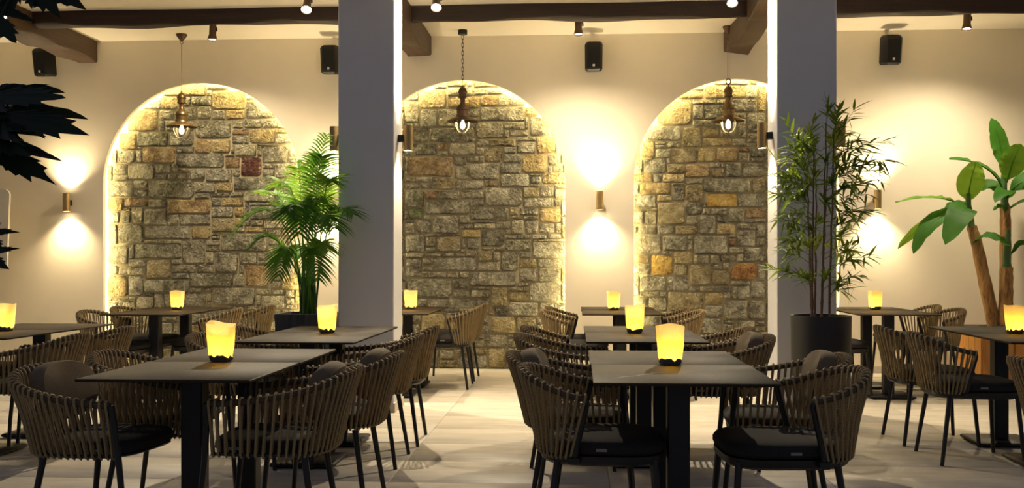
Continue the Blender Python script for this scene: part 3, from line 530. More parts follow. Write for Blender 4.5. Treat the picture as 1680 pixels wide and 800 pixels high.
def pendant(x, y, ztop, body, cord, lb):
    o = thing('pendant_lamp', lb, 'pendant lamp', (x, y, ZC), 0, 'ship-style pendant lamps')
    if cord == 'chain':
        MB().lathe([(.0001, 0), (.05, 0), (.05, -.045), (.045, -.05), (.0001, -.05)], 24, cap=False).build('canopy', M['black'], o)
        b = MB(); z = -.05; i = 0
        while z > ztop - ZC + .03:
            L = .05; rr = .011
            loop = []
            for k in range(12):
                a = 2 * PI * k / 12
                dx, dz = rr * math.cos(a), (L / 2 + .004) * math.sin(a)
                loop.append((dx, 0, z - L / 2 + dz) if i % 2 == 0 else (0, dx, z - L / 2 + dz))
            b.tube(loop, .0028, 5, True); z -= L * .86; i += 1
        b.build('chain', M['black'], o)
    else:
        MB().lathe([(.0001, 0), (.058, 0), (.06, -.008), (.05, -.03), (.022, -.065), (.012, -.075), (.0001, -.078)], 24, cap=False).build('canopy', M['bronze'], o)
        b = MB()
        b.tube([(.016 * math.cos(a), 0, -.092 + .016 * math.sin(a)) for a in [2 * PI * k / 14 for k in range(14)]], .003, 5, True)
        if cord == 'double': 
            b.tube([(.018 * math.cos(a) + .004, 0, -.126 + .018 * math.sin(a)) for a in [2 * PI * k / 14 for k in range(14)]], .003, 5, True)
        b.build('hook', M['bronze'], o)
        zt = ztop - ZC + .0
        if cord == 'double':
            b = MB(); b.tube([(-.006, 0, -.1), (-.008, 0, zt + .06)], .0022, 5); b.tube([(.010, 0, -.14), (.008, 0, zt + .06)], .0022, 5); b.build('cord', M['brass'], o)
        else:
            MB().tube([(0, 0, -.105), (.003, 0, -.5), (0, 0, zt)], .0042, 6).build('cord', M['brass'], o)
    z0 = ztop - ZC
    if cord == 'double':
        MB().tube([(.026 * math.cos(a), 0, z0 + .028 + .026 * math.sin(a)) for a in [2 * PI * k / 18 for k in range(18)]], .006, 6, True).build('ring', M['bronze'], o)
    prof = [(.0001, 0), (.010, -.002), (.012, -.02), (.03, -.03), (.044, -.055), (.046, -.068), (.050, -.07), (.050, -.082), (.043, -.088), (.043, -.118), (.047, -.122), (.047, -.132),
            (.03, -.142), (.026, -.155), (.026, -.185), (.033, -.2), (.05, -.222), (.066, -.24), (.069, -.258), (.069, -.266), (.062, -.27), (.062, -.315), (.068, -.318), (.068, -.33), (.075, -.342)]
    MB().lathe(prof, 28, (0, 0, z0), False).build('body', body, o)
    MB().lathe([(.06, -.338), (.085, -.345), (.13, -.362), (.166, -.385), (.17, -.392), (.165, -.392), (.128, -.37), (.085, -.354), (.06, -.348)], 36, (0, 0, z0), False).build('shade', body, o)
    MB().lathe([(.082, -.352), (.088, -.38), (.088, -.42), (.08, -.46), (.06, -.50), (.034, -.523), (.012, -.53), (.0001, -.531)], 28, (0, 0, z0), False).build('glass_globe', M['glass'], o)
    b = MB()
    for k in range(3):
        a = 2 * PI * k / 3 + .5
        b.tube([(math.cos(a) * r, math.sin(a) * r, z0 + z) for r, z in ((.088, -.36), (.095, -.40), (.088, -.46), (.062, -.515), (.02, -.542), (.0, -.545))], .0028, 5)
    b.build('guard_cage', body, o)
    bu = MB().lathe([(.0001, -.345), (.018, -.346), (.02, -.38), (.032, -.40), (.043, -.43), (.04, -.46), (.024, -.482), (.0001, -.49)], 20, (0, 0, z0), False).build('bulb', M['bulb'], o)
    point('light', o, (0, 0, z0 - .40), PEND_W, WARM, .03)
pendant(-4.32, 11.0, 3.06, M['antique'], 'cord', 'brass ship-style pendant on a plain cord before the palm arch')
pendant(-1.234, 11.0, 3.09, M['bronze'], 'chain', 'dark bronze pendant on a black chain before the middle arch')
pendant(1.586, 11.0, 3.07, M['antique'], 'double', 'brass pendant hung by a ring beside the third cross beam')

def speaker(x, y, z, rz, tilt, lb):
    o = thing('wall_speaker', lb, 'speaker', (x, y, z), rz, 'black wall speakers')
    w, d, h = .095, .09, .155
    def ring(zz, s, dd=0): return [(-w * s, d, zz), (-w * s, -d * .55 + dd, zz), (-w * s * .72, -d + dd, zz), (w * s * .72, -d + dd, zz), (w * s, -d * .55 + dd, zz), (w * s, d, zz)]
    b = MB().quad_ring([ring(-h, .8, .02), ring(-h + .02, .97), ring(h - .035, 1), ring(h - .012, .9, .015), ring(h, .74, .04)], True, False, True)
    body = b.build('cabinet', M['spk'], o, rot=(tilt, 0, 0))
    g = MB().cbox(-w * .66, w * .66, -d - .004, -d + .004, -h + .03, h - .045, .003).build('grille', M['grille'], body)
    MB().cbox(-.012, .012, -d - .006, -d - .003, -h + .045, -h + .069, .001).build('badge', M['white'], body)
    MB().cbox(-.02, .02, d * .6, d + .11, -.03, .03, .003).build('bracket', M['spk'], o)
speaker(-5.93, 11.10, 3.41, -.08, .16, 'black speaker under the cross beam by the tree leaves')
speaker(-2.70, 11.10, 3.40, 0.0, .12, 'black speaker cut off by the palm pillar')
speaker(.17, 11.10, 3.40, 0.0, .12, 'black speaker facing straight out between two arches')
speaker(3.30, 11.10, 3.43, .05, .14, 'black speaker turned sideways above the bamboo')

# ================================================================ TABLES AND LANTERNS
TH = .75
top_me = MB().cbox(-.348, .348, -.348, .348, TH - .012, TH, .0025).mesh('tabletop', M['table'])
top_vein = MB().cbox(-.348, .348, -.348, .348, TH - .012, TH, .0025).mesh('tabletop', M['table_vein'])
plate_me = MB().cbox(-.2, .2, -.2, .2, TH - .02, TH - .0122, .002).mesh('mounting_plate', M['black'])
col_me = MB().cbox(-.045, .045, -.045, .045, .03, TH - .0202, .006).mesh('column', M['black'])
base_me = MB().cbox(-.19, .19, -.19, .19, .008, .032, .008).mesh('base_plate', M['black'])
foot_me = MB().lathe([(.02, .0), (.02, .009)], 12).mesh('foot', M['black'])
def table(x, y, rz, lb, vein=False):
    o = thing('dining_table', lb, 'table', (x, y, 0), rz, 'square dark stone tables')
    link('tabletop', top_vein if vein else top_me, o); link('mounting_plate', plate_me, o)
    link('column', col_me, o); bp = link('base_plate', base_me, o)
    for sx in (-1, 1):
        for sy in (-1, 1): link('foot', foot_me, bp, (sx * .15, sy * .15, 0))
def lantern(x, y, rz, seed, lb, sc_=1.0):
    rr = random.Random(seed)
    o = thing('paper_lantern', lb, 'lantern', (x, y, TH), rz, 'glowing paper bag lanterns')
    n = 24
    def ring(z, w, d, jit, zj=0):
        pts = []
        for k in range(n):
            a = 2 * PI * k / n
            ca, sa = math.cos(a), math.sin(a); q = 4.0
            r = (abs(ca) ** q + abs(sa) ** q) ** (-1 / q)
            j = 1 + rr.uniform(-jit, jit)
            pts.append((ca * r * w * j * sc_, sa * r * d * j * sc_, (z + (zj[k] if zj else 0)) * sc_))
        return pts
    tilt = rr.uniform(-.06, .06); ph = rr.uniform(0, 6.28)
    zj = [.010 * math.sin(2 * PI * k / n + ph) + .004 * math.sin(6 * PI * k / n) for k in range(n)]
    bz = [.007 * rr.uniform(-1, 1) for k in range(n)]
    MB().quad_ring([ring(.022, .047, .037, .04, bz), ring(.04, .052, .040, .03), ring(.075, .055, .043, .03), ring(.115, .059, .045, .025), ring(.15, .061, .046, .02), ring(.172, .063, .047, .015, zj)]).build('paper_bag', M['paper'], o)
    MB().quad_ring([ring(.0, .036, .028, .08), ring(.008, .047, .036, .08), ring(.026, .0495, .0395, .03, [b_ * 1.4 for b_ in bz])], cap=False).build('bag_base', M['bagbase'], o)
    MB().lathe([(.0001, .012), (.018, .012), (.018, .035), (.0001, .038)], 12, cap=False).build('candle', M['flame'], o)
    point('light', o, (0, 0, .048), CANDLE_W, (1, .57, .045), .012)
# pairs: x centre, y of the front edge, words
PAIRS = {
 'A1': (.407, 3.885, 'with the pale vein', 'under the closest lantern of the middle row'),
 'A2': (.395, 5.86, '', 'of the middle row, second pair'),
 'A3': (.385, 8.86, '', 'of the middle row, pair by the wall'),
 'B1': (-1.605, 3.885, '', 'under the big lantern of the palm side'),
 'B2': (-1.605, 5.72, '', 'in front of the palm pillar'),
 'B3': (-1.64, 8.82, '', 'half hidden behind the palm pillar'),
 'C2': (-3.73, 5.90, '', 'cut by the picture edge under the tree leaves'),
 'C3': (-3.745, 8.58, '', 'standing by the palm arch'),
 'D2': (2.785, 5.97, '', 'cut by the picture edge before the banana plant'),
 'D3': (2.745, 8.98, '', 'behind the bamboo planter'),
}
for k, (x, y, extra, wd) in PAIRS.items():
    table(x, y + .35, 0, 'dark square table %s, %s half' % (wd, 'front'), vein=(k == 'A1'))
    table(x + (-.006 if k in 'A1A2A3' else .004), y + 1.052, 0, 'dark square table %s, %s half' % (wd, 'rear'))
LN = (('A1', .0, 0.0, .05, 3, 'on the veined table closest to the camera'), ('A2', -.035, 0, -.1, 4, 'on the second table of the middle row'), ('A3', -.055, 0, .1, 5, 'on the far table by the wall between two arches'),
      ('B1', -.02, .02, -.12, 6, 'on the closest table of the palm side'), ('B2', .02, .02, .1, 7, 'on the table in front of the palm pillar'), ('B3', .07, .1, .0, 8, 'on the table half hidden behind the palm pillar'),
      ('C2', .0, -.1, .1, 9, 'cut by the picture edge under the tree leaves'), ('C3', .02, .1, -.05, 10, 'on the far table by the palm arch'), ('D2', -.03, .02, .0, 12, 'cut by the picture edge before the banana plant'),
      ('D3', .03, .15, .1, 13, 'on the far table behind the bamboo planter'))
for k, dx, dy, rz, sd, wd in LN:
    x, y = PAIRS[k][:2]
    lantern(x + dx, y + .70 + dy, rz, sd, 'glowing yellow paper bag lantern ' + wd)

# ================================================================ CHAIRS (local: front = +X)
def mirror(half):                       # half rail from front (y>0) to the middle of the back
    return half + [(x, -y, z) for x, y, z in half[:-1]][::-1]
def rails(kind):
    if kind == 'arm':
        top = [(.19, .288, .646), (.08, .300, .652), (-.05, .304, .668), (-.165, .292, .69), (-.265, .243, .717), (-.325, .14, .742), (-.346, 0, .751)]
        bot = [(.19, .25, .442), (.09, .252, .438), (-.02, .252, .436), (-.13, .242, .436), (-.205, .20, .436), (-.25, .11, .436), (-.262, 0, .436)]
        return mirror(top), mirror(bot), 45
    top = [(-.065, .286, .666), (-.14, .290, .682), (-.22, .266, .707), (-.285, .205, .732), (-.328, .105, .75), (-.344, 0, .756)]
    bot = [(-.125, .258, .438), (-.17, .252, .437), (-.212, .222, .436), (-.246, .165, .436), (-.266, .08, .436), (-.273, 0, .436)]
    return mirror(top), mirror(bot), 25
def slab(outline, prof, m, name, parent=None):
    """rounded slab: prof = [(inset, z)]"""
    cx_ = sum(p[0] for p in outline) / len(outline); cy_ = sum(p[1] for p in outline) / len(outline)
    rings = []
    for ins, z in prof:
        r = []
        for x, y in outline:
            d = math.hypot(x - cx_, y - cy_); s = max(.02, 1 - ins / d); r.append((cx_ + (x - cx_) * s, cy_ + (y - cy_) * s, z))
        rings.append(r)
    return MB().quad_ring(rings, True, False, True)
def seat_outline(xf, xr, wf, wr, n=40):
    pts = []
    for k in range(n):
        a = 2 * PI * k / n; q = 3.6
        ca, sa = math.cos(a), math.sin(a); r = (abs(ca) ** q + abs(sa) ** q) ** (-1 / q)
        X, Y = ca * r, sa * r
        x = (xf + xr) / 2 + X * (xf - xr) / 2
        w = wr + (wf - wr) * (X + 1) / 2
        if X < 0: w *= 1 - .12 * X * X
        pts.append((x, Y * w))
    return pts
CH = {}
for kind in ('arm', 'side'):
    T, B, N = rails(kind)
    NP = 4 * N + 1
    Tc, Bc = catmull(T, NP), catmull(B, NP)
    st = []
    for i in range(N):
        k = int(round((i + .5) / N * (NP - 1)))
        t, b = Tc[k], Bc[k]
        tg = (Tc[min(k + 2, NP - 1)] - Tc[max(k - 2, 0)]); n = Vector((-tg.y, tg.x, 0)).normalized()
        if n.dot(Vector((t.x - (-.05 if kind == 'arm' else -.12), t.y, 0))) < 0: n = -n
        up = (t - b).normalized(); R = .0185; R2 = .0105
        mid = (t + b) / 2 + n * .003
        path = [b - up * R2, b + n * R2, mid + n * .005, t + n * R - up * .004, t + n * R * .75 + up * R * .72, t + up * R, t - n * R * .75 + up * R * .72, t - n * R - up * .004, mid - n * .0035, b - n * R2]
        st.append(MB().tube(path, .0056 if kind == 'arm' else .0053, 6, True).mesh('rope_strand', M['rope']))
    weave = MB()
    for me in st:
        b0 = len(weave.v); weave.v += [tuple(v.co) for v in me.vertices]; weave.f += [tuple(b0 + i for i in p.vertices) for p in me.polygons]
    d = {'strands': st, 'weave': weave.mesh('rope_weave', M['rope'])}
    d['top'] = MB().tube(catmull(T, 60), .0135, 8).mesh('top_rail', M['rail'])
    d['bot'] = MB().tube(catmull(B, 50), .007, 8).mesh('lower_rail', M['frame'])
    if kind == 'arm':
        legs = [[(.192, .287, .646), (.202, .275, .55), (.212, .262, .42), (.235, .262, .2), (.25, .265, 0)], [(.192, -.287, .646), (.202, -.275, .55), (.212, -.262, .42), (.235, -.262, .2), (.25, -.265, 0)],
                [(-.17, .19, .42), (-.235, .235, 0)], [(-.17, -.19, .42), (-.235, -.235, 0)]]
        out = seat_outline(.215, -.245, .245, .235)
        d['posts'] = []
    else:
        legs = [[(.20, .20, .42), (.232, .232, 0)], [(.20, -.20, .42), (.232, -.232, 0)], [(-.185, .195, .42), (-.245, .235, 0)], [(-.185, -.195, .42), (-.245, -.235, 0)]]
        out = seat_outline(.245, -.265, .258, .246)
        d['posts'] = []
        for s in (1, -1):
            d['posts'].append(MB().tube([(-.115, s * .262, .425), (-.102, s * .268, .50), (-.076, s * .280, .61), (-.066, s * .285, .652), (-.074, s * .287, .668), (-.092, s * .288, .676)], .0125, 8).mesh('arm_post', M['frame']))
            d['posts'].append(MB().cbox(-.14, -.095, s * .262 - .016, s * .262 + .016, .405, .435, .004).mesh('clamp', M['frame']))
    d['legs'] = [MB().tube(l, [(.0145 - .003 * i / (len(l) - 1)) for i in range(len(l))], 10).mesh('leg', M['frame']) for l in legs]
    d['frame'] = slab(out, [(.05, .392), (.018, .394), (.004, .405), (.0, .425), (.0, .434), (.02, .437)] if kind == 'side' else [(.05, .424), (.02, .425), (.008, .430), (.008, .436), (.02, .437)], M['frame'], 'f').mesh('seat_frame', M['frame'])
    d['cushion'] = slab(out, [(.03, .4375), (.008, .440), (-.004, .452), (-.004, .472), (.008, .486), (.03, .494), (.08, .499), (.16, .501)], M['cushion'], 'c').mesh('seat_cushion', M['cushion'])
    d['tag'] = MB().cbox(-.022, .022, -.0012, .0012, -.006, .006, .0005).mesh('label', M['tag'])
    CH[kind] = d
# kidney pillow
def pillow_mesh():
    rings = []; n = 28
    for k in range(9):
        f = -1 + 2 * k / 8.0; t = f * .048
        s = max(0.0, 1 - abs(f) ** 3.0) ** .5
        s = .72 + .28 * s if abs(f) < 1 else .55
        r = []
        for j in range(n):
            a = 2 * PI * j / n; q = 2.6; ca, sa = math.cos(a), math.sin(a); rr = (abs(ca) ** q + abs(sa) ** q) ** (-1 / q)
            r.append((t - .03 * (ca * rr) ** 2 * -1, ca * rr * .19 * s, sa * rr * .125 * s))
        rings.append(r)
    return MB().quad_ring(rings, True, False, True).mesh('back_pillow', M['pillow'])
PILLOW = pillow_mesh()
def chair(kind, x, y, deg, lb, pillow=False, near=False):
    d = CH[kind]
    o = thing('rope_armchair' if kind == 'arm' else 'rope_side_chair', lb, 'chair', (x, y, 0), math.radians(deg), 'rope-woven armchairs' if kind == 'arm' else 'rope-woven side chairs')
    for me in d['legs']: link('leg', me, o)
    link('seat_frame', d['frame'], o); cu = link('seat_cushion', d['cushion'], o)
    for s in (-1, 1): link('label', d['tag'], cu, (-.01 if kind == 'side' else .1, s * (.258 if kind == 'side' else .247), .462))
    link('top_rail', d['top'], o); link('lower_rail', d['bot'], o)
    for me in d['posts']: link(me.name.split('.')[0], me, o)
    if near:
        for me in d['strands']: link('rope_strand', me, o)
    else:
        link('rope_weave', d['weave'], o)
    if pillow:
        link('back_pillow', PILLOW, o, (-.235, 0, .66), (0, -.22, 0))
CHAIRS = [
 # kind, x, y, deg, pillow, near, label
 ('side', .112, 4.33, -2, 0, 1, 'rope side chair with wide seat, closest chair on the middle side of the veined table'),
 ('arm', .02, 4.985, -3, 1, 1, 'rope armchair with olive pillow behind the closest side chair at the veined table'),
 ('side', .82, 4.30, 183, 0, 1, 'rope side chair facing the veined table, bare back toward the bamboo planter'),
 ('arm', .92, 4.985, 177, 1, 1, 'rope armchair with grey pillow at the rear half of the veined table'),
 ('arm', -.02, 6.22, -4, 0, 0, 'rope armchair at the second table of the middle row, back to the open aisle'),
 ('side', -.02, 6.90, -4, 0, 0, 'rope side chair at the rear half of the second middle table, back to the aisle'),
 ('arm', .80, 6.22, 181, 1, 0, 'rope armchair with grey pillow at the second middle table, before the bamboo pillar'),
 ('arm', .80, 6.92, 179, 0, 0, 'rope armchair without pillow at the second middle table, before the bamboo pillar'),
 ('side', .02, 9.18, -6, 0, 0, 'rope side chair at the far wall table, back overlapping the middle arch'),
 ('side', .05, 9.86, -2, 0, 0, 'rope side chair at the far wall table, seen behind its neighbour'),
 ('side', .76, 9.20, 184, 0, 0, 'rope side chair before the third arch, closer one at the far wall table'),
 ('side', .74, 9.86, 178, 0, 0, 'rope side chair before the third arch, second one at the far wall table'),
 ('arm', -1.96, 4.20, -8, 1, 1, 'rope armchair with large brown pillow, closest chair on the palm side'),
 ('arm', -1.99, 4.92, 2, 0, 1, 'rope armchair behind the large-pillow armchair, round back rising over the tabletop'),
 ('arm', -1.275, 4.27, 182, 1, 1, 'rope armchair pushed under the closest palm-side table, strands facing the camera'),
 ('arm', -1.21, 4.95, 180, 1, 1, 'rope armchair with dark pillow, second in the slanting line of four backs'),
 ('arm', -1.29, 6.15, 180, 0, 0, 'rope armchair, third in the slanting line of four backs by the palm pillar'),
 ('side', -1.29, 6.86, 182, 0, 0, 'rope side chair, last in the slanting line of four backs by the palm pillar'),
 ('arm', -1.98, 6.12, -3, 0, 0, 'rope armchair at the pillar table, seen behind the big lantern'),
 ('arm', -1.98, 6.80, 0, 0, 0, 'rope armchair at the pillar table, second one behind the big lantern'),
 ('side', -1.275, 9.83, 180, 0, 0, 'rope side chair standing free in front of the middle stone arch'),
 ('side', -1.28, 10.5, 180, 0, 0, 'rope side chair hidden behind the free-standing one at the middle arch'),
 ('arm', -3.36, 6.06, 180, 0, 0, 'rope armchair with its back to the large-pillow armchair, at the edge table'),
 ('arm', -3.37, 6.72, 178, 0, 0, 'rope armchair second along the edge table under the tree leaves'),
 ('side', -4.10, 6.85, 0, 0, 0, 'rope side chair cut by the picture edge under the tree leaves'),
 ('side', -4.02, 8.85, -4, 0, 0, 'rope side chair facing the palm, closer one by the palm arch'),
 ('side', -4.08, 9.62, -2, 0, 0, 'rope side chair facing the palm, second one by the palm arch'),
 ('side', -3.45, 9.28, 182, 0, 0, 'rope side chair with its back to the palm, closer one'),
 ('side', -3.34, 9.95, 178, 0, 0, 'rope side chair with its back to the palm, one by the wall'),
 ('side', 2.385, 6.45, 0, 0, 1, 'rope side chair before the banana plant, closer of the two showing their backs'),
 ('side', 2.365, 7.09, 0, 0, 1, 'rope side chair before the banana plant, farther of the two showing their backs'),
 ('side', 2.33, 9.45, 4, 0, 0, 'rope side chair peeking out behind the bamboo planter'),
 ('side', 3.17, 9.70, 184, 0, 0, 'rope side chair behind the bamboo, back to the banana plant, closer one'),
 ('side', 3.20, 10.42, 180, 0, 0, 'rope side chair behind the bamboo, back to the banana plant, by the wall'),
 ('arm', 2.36, 4.85, -2, 1, 1, 'rope armchair cut by the picture edge, closest chair before the banana plant'),
]
for kind, x, y, deg, pl, nr, lb in CHAIRS: chair(kind, x, y, deg, lb, pl, nr)

# ================================================================ PLANTS
def frond_mesh(p0, p1, p2, lw, seed, m, n=26, start=.28):
    """pinnate palm frond along a quadratic curve, lw = leaflet length"""
    rr = random.Random(seed); b = MB()
    P0, P1, P2 = Vector(p0), Vector(p1), Vector(p2)
    def at(t): return P0 * (1 - t) ** 2 + P1 * 2 * t * (1 - t) + P2 * t * t
    def tg(t): return ((P1 - P0) * 2 * (1 - t) + (P2 - P1) * 2 * t).normalized()
    b.tube([at(i / 12) for i in range(13)], [.0075 * (1 - .8 * i / 12) for i in range(13)], 5)
    for i in range(n):
        t = start + (1 - start) * (i + .5) / n
        c, T = at(t), tg(t)
        side = T.cross(Vector((0, 0, 1)))
        if side.length < .15: side = T.cross(Vector((0, 1, 0)))
        side.normalize(); nn = side.cross(T).normalized()
        L = lw * (math.sin(PI * min(1, .12 + .88 * (t - start) / (1 - start))) ** .55 * .75 + .3) * rr.uniform(.88, 1.1)
        for s in (-1, 1):
            d = (side * s * .72 + T * .62 + nn * rr.uniform(.12, .3)).normalized()
            w = rr.uniform(.009, .0125); k0 = len(b.v); g = Vector((0, 0, -1))
            for q in range(5):
                f = q / 4
                p = c + d * L * f + g * L * .38 * f * f
                ww = w * (1 - f) ** .6 * (.55 + .45 * min(1, f * 4))
                off = (T - d * T.dot(d)).normalized() * ww
                b.v += [tuple(p - off), tuple(p + off)]
            for q in range(4): b.f.append((k0 + 2 * q, k0 + 2 * q + 1, k0 + 2 * q + 3, k0 + 2 * q + 2))
    return b.mesh('frond', m)
PX, PYY, PZ = -2.165, 8.16, .79
palm = thing('potted_palm', 'tall potted areca palm in a square black planter beside the pillar', 'plant', (PX, PYY, 0))
b = MB(); w = .215
def sq(i, z, c=.012): return [(-w + i + c, -w + i, z), (w - i - c, -w + i, z), (w - i, -w + i + c, z), (w - i, w - i - c, z), (w - i - c, w - i, z), (-w + i + c, w - i, z), (-w + i, w - i - c, z), (-w + i, -w + i + c, z)]
b.quad_ring([sq(.035, 0), sq(.03, .01), sq(0, PZ - .006), sq(.004, PZ), sq(.026, PZ), sq(.03, PZ - .06)], True, False, True).build('planter', M['pot'], palm)
MB().box(-.183, .183, -.183, .183, PZ - .075, PZ - .05).build('soil', M['soil'], palm, smooth=False)
S_ = 1 / 205.0
def pp(px, py, dy=0): return ((px - 511) * S_, dy, PZ + (511 - py) * S_)
FR = [  # base x, control, tip, depth of control/tip, leaflet length, bright
 (514, (512, 300), (548, 222), -.05, -.12, .22, 0), (508, (480, 255), (394, 385), -.05, -.14, .24, 0), (505, (490, 290), (418, 310), .10, .22, .25, 1),
 (512, (505, 230), (520, 385), -.14, -.42, .26, 0), (507, (470, 335), (428, 405), -.10, -.2, .23, 0), (516, (545, 300), (600, 352), -.12, -.30, .25, 0),
 (517, (545, 260), (566, 300), -.16, -.3, .24, 1), (514, (520, 330), (547, 455), -.18, -.36, .2, 0), (510, (490, 330), (484, 450), -.16, -.36, .2, 0),
 (515, (535, 290), (575, 375), -.2, -.42, .24, 0), (509, (495, 260), (452, 300), .02, .12, .24, 1), (513, (515, 280), (540, 330), .0, -.2, .25, 1),
 (506, (488, 360), (455, 420), .1, .2, .2, 0), (511, (500, 300), (490, 262), .05, .05, .22, 1), (516, (530, 350), (560, 410), -.15, -.3, .2, 1), (509, (498, 300), (497, 350), -.2, -.4, .24, 0), (512, (528, 270), (545, 258), -.1, -.2, .24, 0)]
for i, (bx, c, t, d1, d2, lw, br) in enumerate(FR):
    rr = random.Random(100 + i)
    p0 = (pp(bx, 511)[0] + rr.uniform(-.05, .05), rr.uniform(-.06, .06), PZ - .06)
    link('frond', frond_mesh(p0, pp(c[0], c[1], d1), pp(t[0], t[1], d2), lw, 200 + i, M['palm2'] if br else M['palm'], 22, .42), palm)
for i, (x, y) in enumerate(((-.06, .03), (-.02, -.05), (.03, .02), (.07, -.03), (.0, .06))):
    MB().tube([(x, y, PZ - .06), (x * .9, y, PZ + .2), (x * .7, y * .8, PZ + .55)], [.014, .011, .007], 7).build('cane', M['stem'], palm)

# bamboo
BX, BY, BZ = 1.75, 7.56, .815
bam = thing('potted_bamboo', 'potted bamboo in a round black planter in front of the pillar', 'plant', (BX, BY, 0))
MB().lathe([(.19, 0), (.2, .01), (.213, BZ - .01), (.211, BZ), (.192, BZ), (.188, BZ - .06)], 40).build('planter', M['pot'], bam)
MB().lathe([(.0001, BZ - .045), (.189, BZ - .05)], 24, cap=False).build('soil', M['soil'], bam)
SB = 1 / 226.0
def bp_(px, py, dy=0): return Vector(((px - 1345) * SB, dy, BZ + (515 - py) * SB))
rb = random.Random(8)
culms = [((1328, 518), (1330, 240), -.05), ((1333, 518), (1326, 290), .04), ((1345, 518), (1352, 205), -.02), ((1349, 518), (1362, 250), .07), ((1355, 518), (1361, 225), -.06), ((1340, 518), (1345, 300), .09)]
cl = []
for (x0, y0), (x1, y1), dy in culms:
    a, c = bp_(x0, y0, dy), bp_(x1, y1, dy * 1.6)
    n = 12; pts, rad = [], []
    for i in range(n + 1):
        f = i / n; p = a.lerp(c, f) + Vector((rb.uniform(-.004, .004), 0, 0)); p.z = a.z + (c.z - a.z) * f
        for dz, k in ((-.008, 1), (0, 1.28), (.008, 1)):
            pts.append(p + Vector((0, 0, dz))); rad.append(.0095 * (1 - .55 * f) * k)
    MB().tube(pts, rad, 7).build('culm', M['culm'], bam)
    cl.append((a, c))
def spray(a, c, seed, m, nl):
    """one side branch with a fan of narrow leaves"""
    rr = random.Random(seed); b = MB()
    mid = a.lerp(c, .5) + Vector((0, 0, .03))
    b.tube([a, mid, c], [.0028, .002, .0012], 4)
    for i in range(nl):
        f = .35 + .65 * i / (nl - 1) if nl > 1 else 1
        p = a * (1 - f) ** 2 + mid * 2 * f * (1 - f) + c * f * f
        d = (c - a).normalized() * .8 + Vector((rr.uniform(-1, 1), rr.uniform(-1, 1), rr.uniform(-.75, .65)))
        d.normalize(); L = rr.uniform(.09, .17); w = rr.uniform(.0075, .0115)
        sd = d.cross(Vector((rr.uniform(-.5, .5), rr.uniform(-.5, .5), 1))).normalized()
        k0 = len(b.v); g = Vector((0, 0, -1))
        for q, ww in enumerate((.25, 1, .9, .5, .05)):
            t = q / 4; pt = p + d * L * t + g * L * .22 * t * t
            b.v += [tuple(pt - sd * w * ww), tuple(pt + sd * w * ww)]
        for q in range(4): b.f.append((k0 + 2 * q, k0 + 2 * q + 1, k0 + 2 * q + 3, k0 + 2 * q + 2))
    return b.mesh('leaf_spray', m)
TG = [(1350, 178), (1338, 195), (1362, 190), (1375, 180), (1395, 182), (1405, 210), (1330, 215), (1345, 225), (1375, 215), (1390, 235), (1360, 240), (1320, 245), (1300, 235), (1285, 205), (1305, 220), (1290, 250),
      (1275, 258), (1300, 265), (1325, 262), (1350, 265), (1380, 255), (1400, 245), (1415, 250), (1430, 240), (1395, 265), (1370, 275), (1340, 280), (1310, 285), (1290, 280), (1270, 290), (1285, 300), (1305, 305),
      (1330, 300), (1355, 300), (1385, 285), (1405, 275), (1425, 270), (1440, 280), (1415, 295), (1395, 305), (1430, 300), (1375, 310), (1280, 315), (1265, 318), (1300, 325), (1320, 320), (1350, 330), (1390, 330),
      (1420, 318), (1300, 345), (1285, 350), (1310, 365), (1275, 360), (1380, 345), (1405, 345), (1425, 345), (1395, 360), (1370, 365), (1345, 360), (1325, 375), (1290, 375), (1410, 372), (1385, 385), (1300, 395),
      (1280, 392), (1275, 405), (1320, 400), (1400, 400), (1415, 408), (1380, 410), (1295, 415), (1345, 395), (1270, 440), (1290, 445), (1310, 452), (1395, 425), (1420, 420), (1405, 450), (1385, 460), (1370, 470), (1350, 455), (1325, 458), (1400, 470)]
for i, (x, y) in enumerate(TG):
    a0, c0 = min(cl, key=lambda q: abs((q[0].x + q[1].x) / 2 - (x - 1345) * SB) + rb.uniform(0, .04))
    tipz = BZ + (515 - y) * SB
    f = max(.05, min(.98, (tipz - .07 - a0.z) / (c0.z - a0.z)))
    src = a0.lerp(c0, f)
    dx = (x - 1345) * SB - src.x
    tip = Vector(((x - 1345) * SB, src.y + rb.uniform(-.28, .2) * min(1, .4 + abs(dx) * 2.5), tipz))
    link('leaf_spray', spray(src, tip, 500 + i, M['bamboo2'] if rb.random() < .3 else M['bamboo'], rb.randint(14, 20)), bam)

# banana plant
NX, NY = 4.28, 10.72
ban = thing('potted_banana', 'large potted banana plant in a wooden box planter by the wall', 'plant', (NX, NY, 0))
hw, hz = .31, .53
for k in range(4):
    for (ax, s) in (('y', -1), ('y', 1), ('x', -1), ('x', 1)):
        a0, a1 = -hw + k * hw / 2 + .003, -hw + (k + 1) * hw / 2 - .003
        bq = MB()
        if ax == 'y': bq.cbox(a0, a1, s * hw - .011, s * hw + .011, .0, hz - .02, .003)
        else: bq.cbox(s * hw - .011, s * hw + .011, a0, a1, .0, hz - .02, .003)
        bq.build('plank', M['planter_wood'], ban)
MB().cbox(-hw - .03, hw + .03, -hw - .03, hw + .03, hz - .02, hz + .012, .004).build('rim', M['black'], ban)
MB().lathe([(.0001, hz + .013), (.22, hz + .0125)], 20, cap=False).build('soil', M['soil'], ban)
SN = 1 / 161.0
def nb(px, py, dy=0):
    return Vector((pxX(px, NY) - NX, dy, 1.21 + (427 - py) * SN * (NY / 10.72)))
def trunk(pts, rad, m, nm='trunk'):
    MB().tube(catmull(pts, 14), [rad[0] + (rad[1] - rad[0]) * i / 13 + .003 * math.sin(i * 2.1) for i in range(14)], 12).build(nm, m, ban)
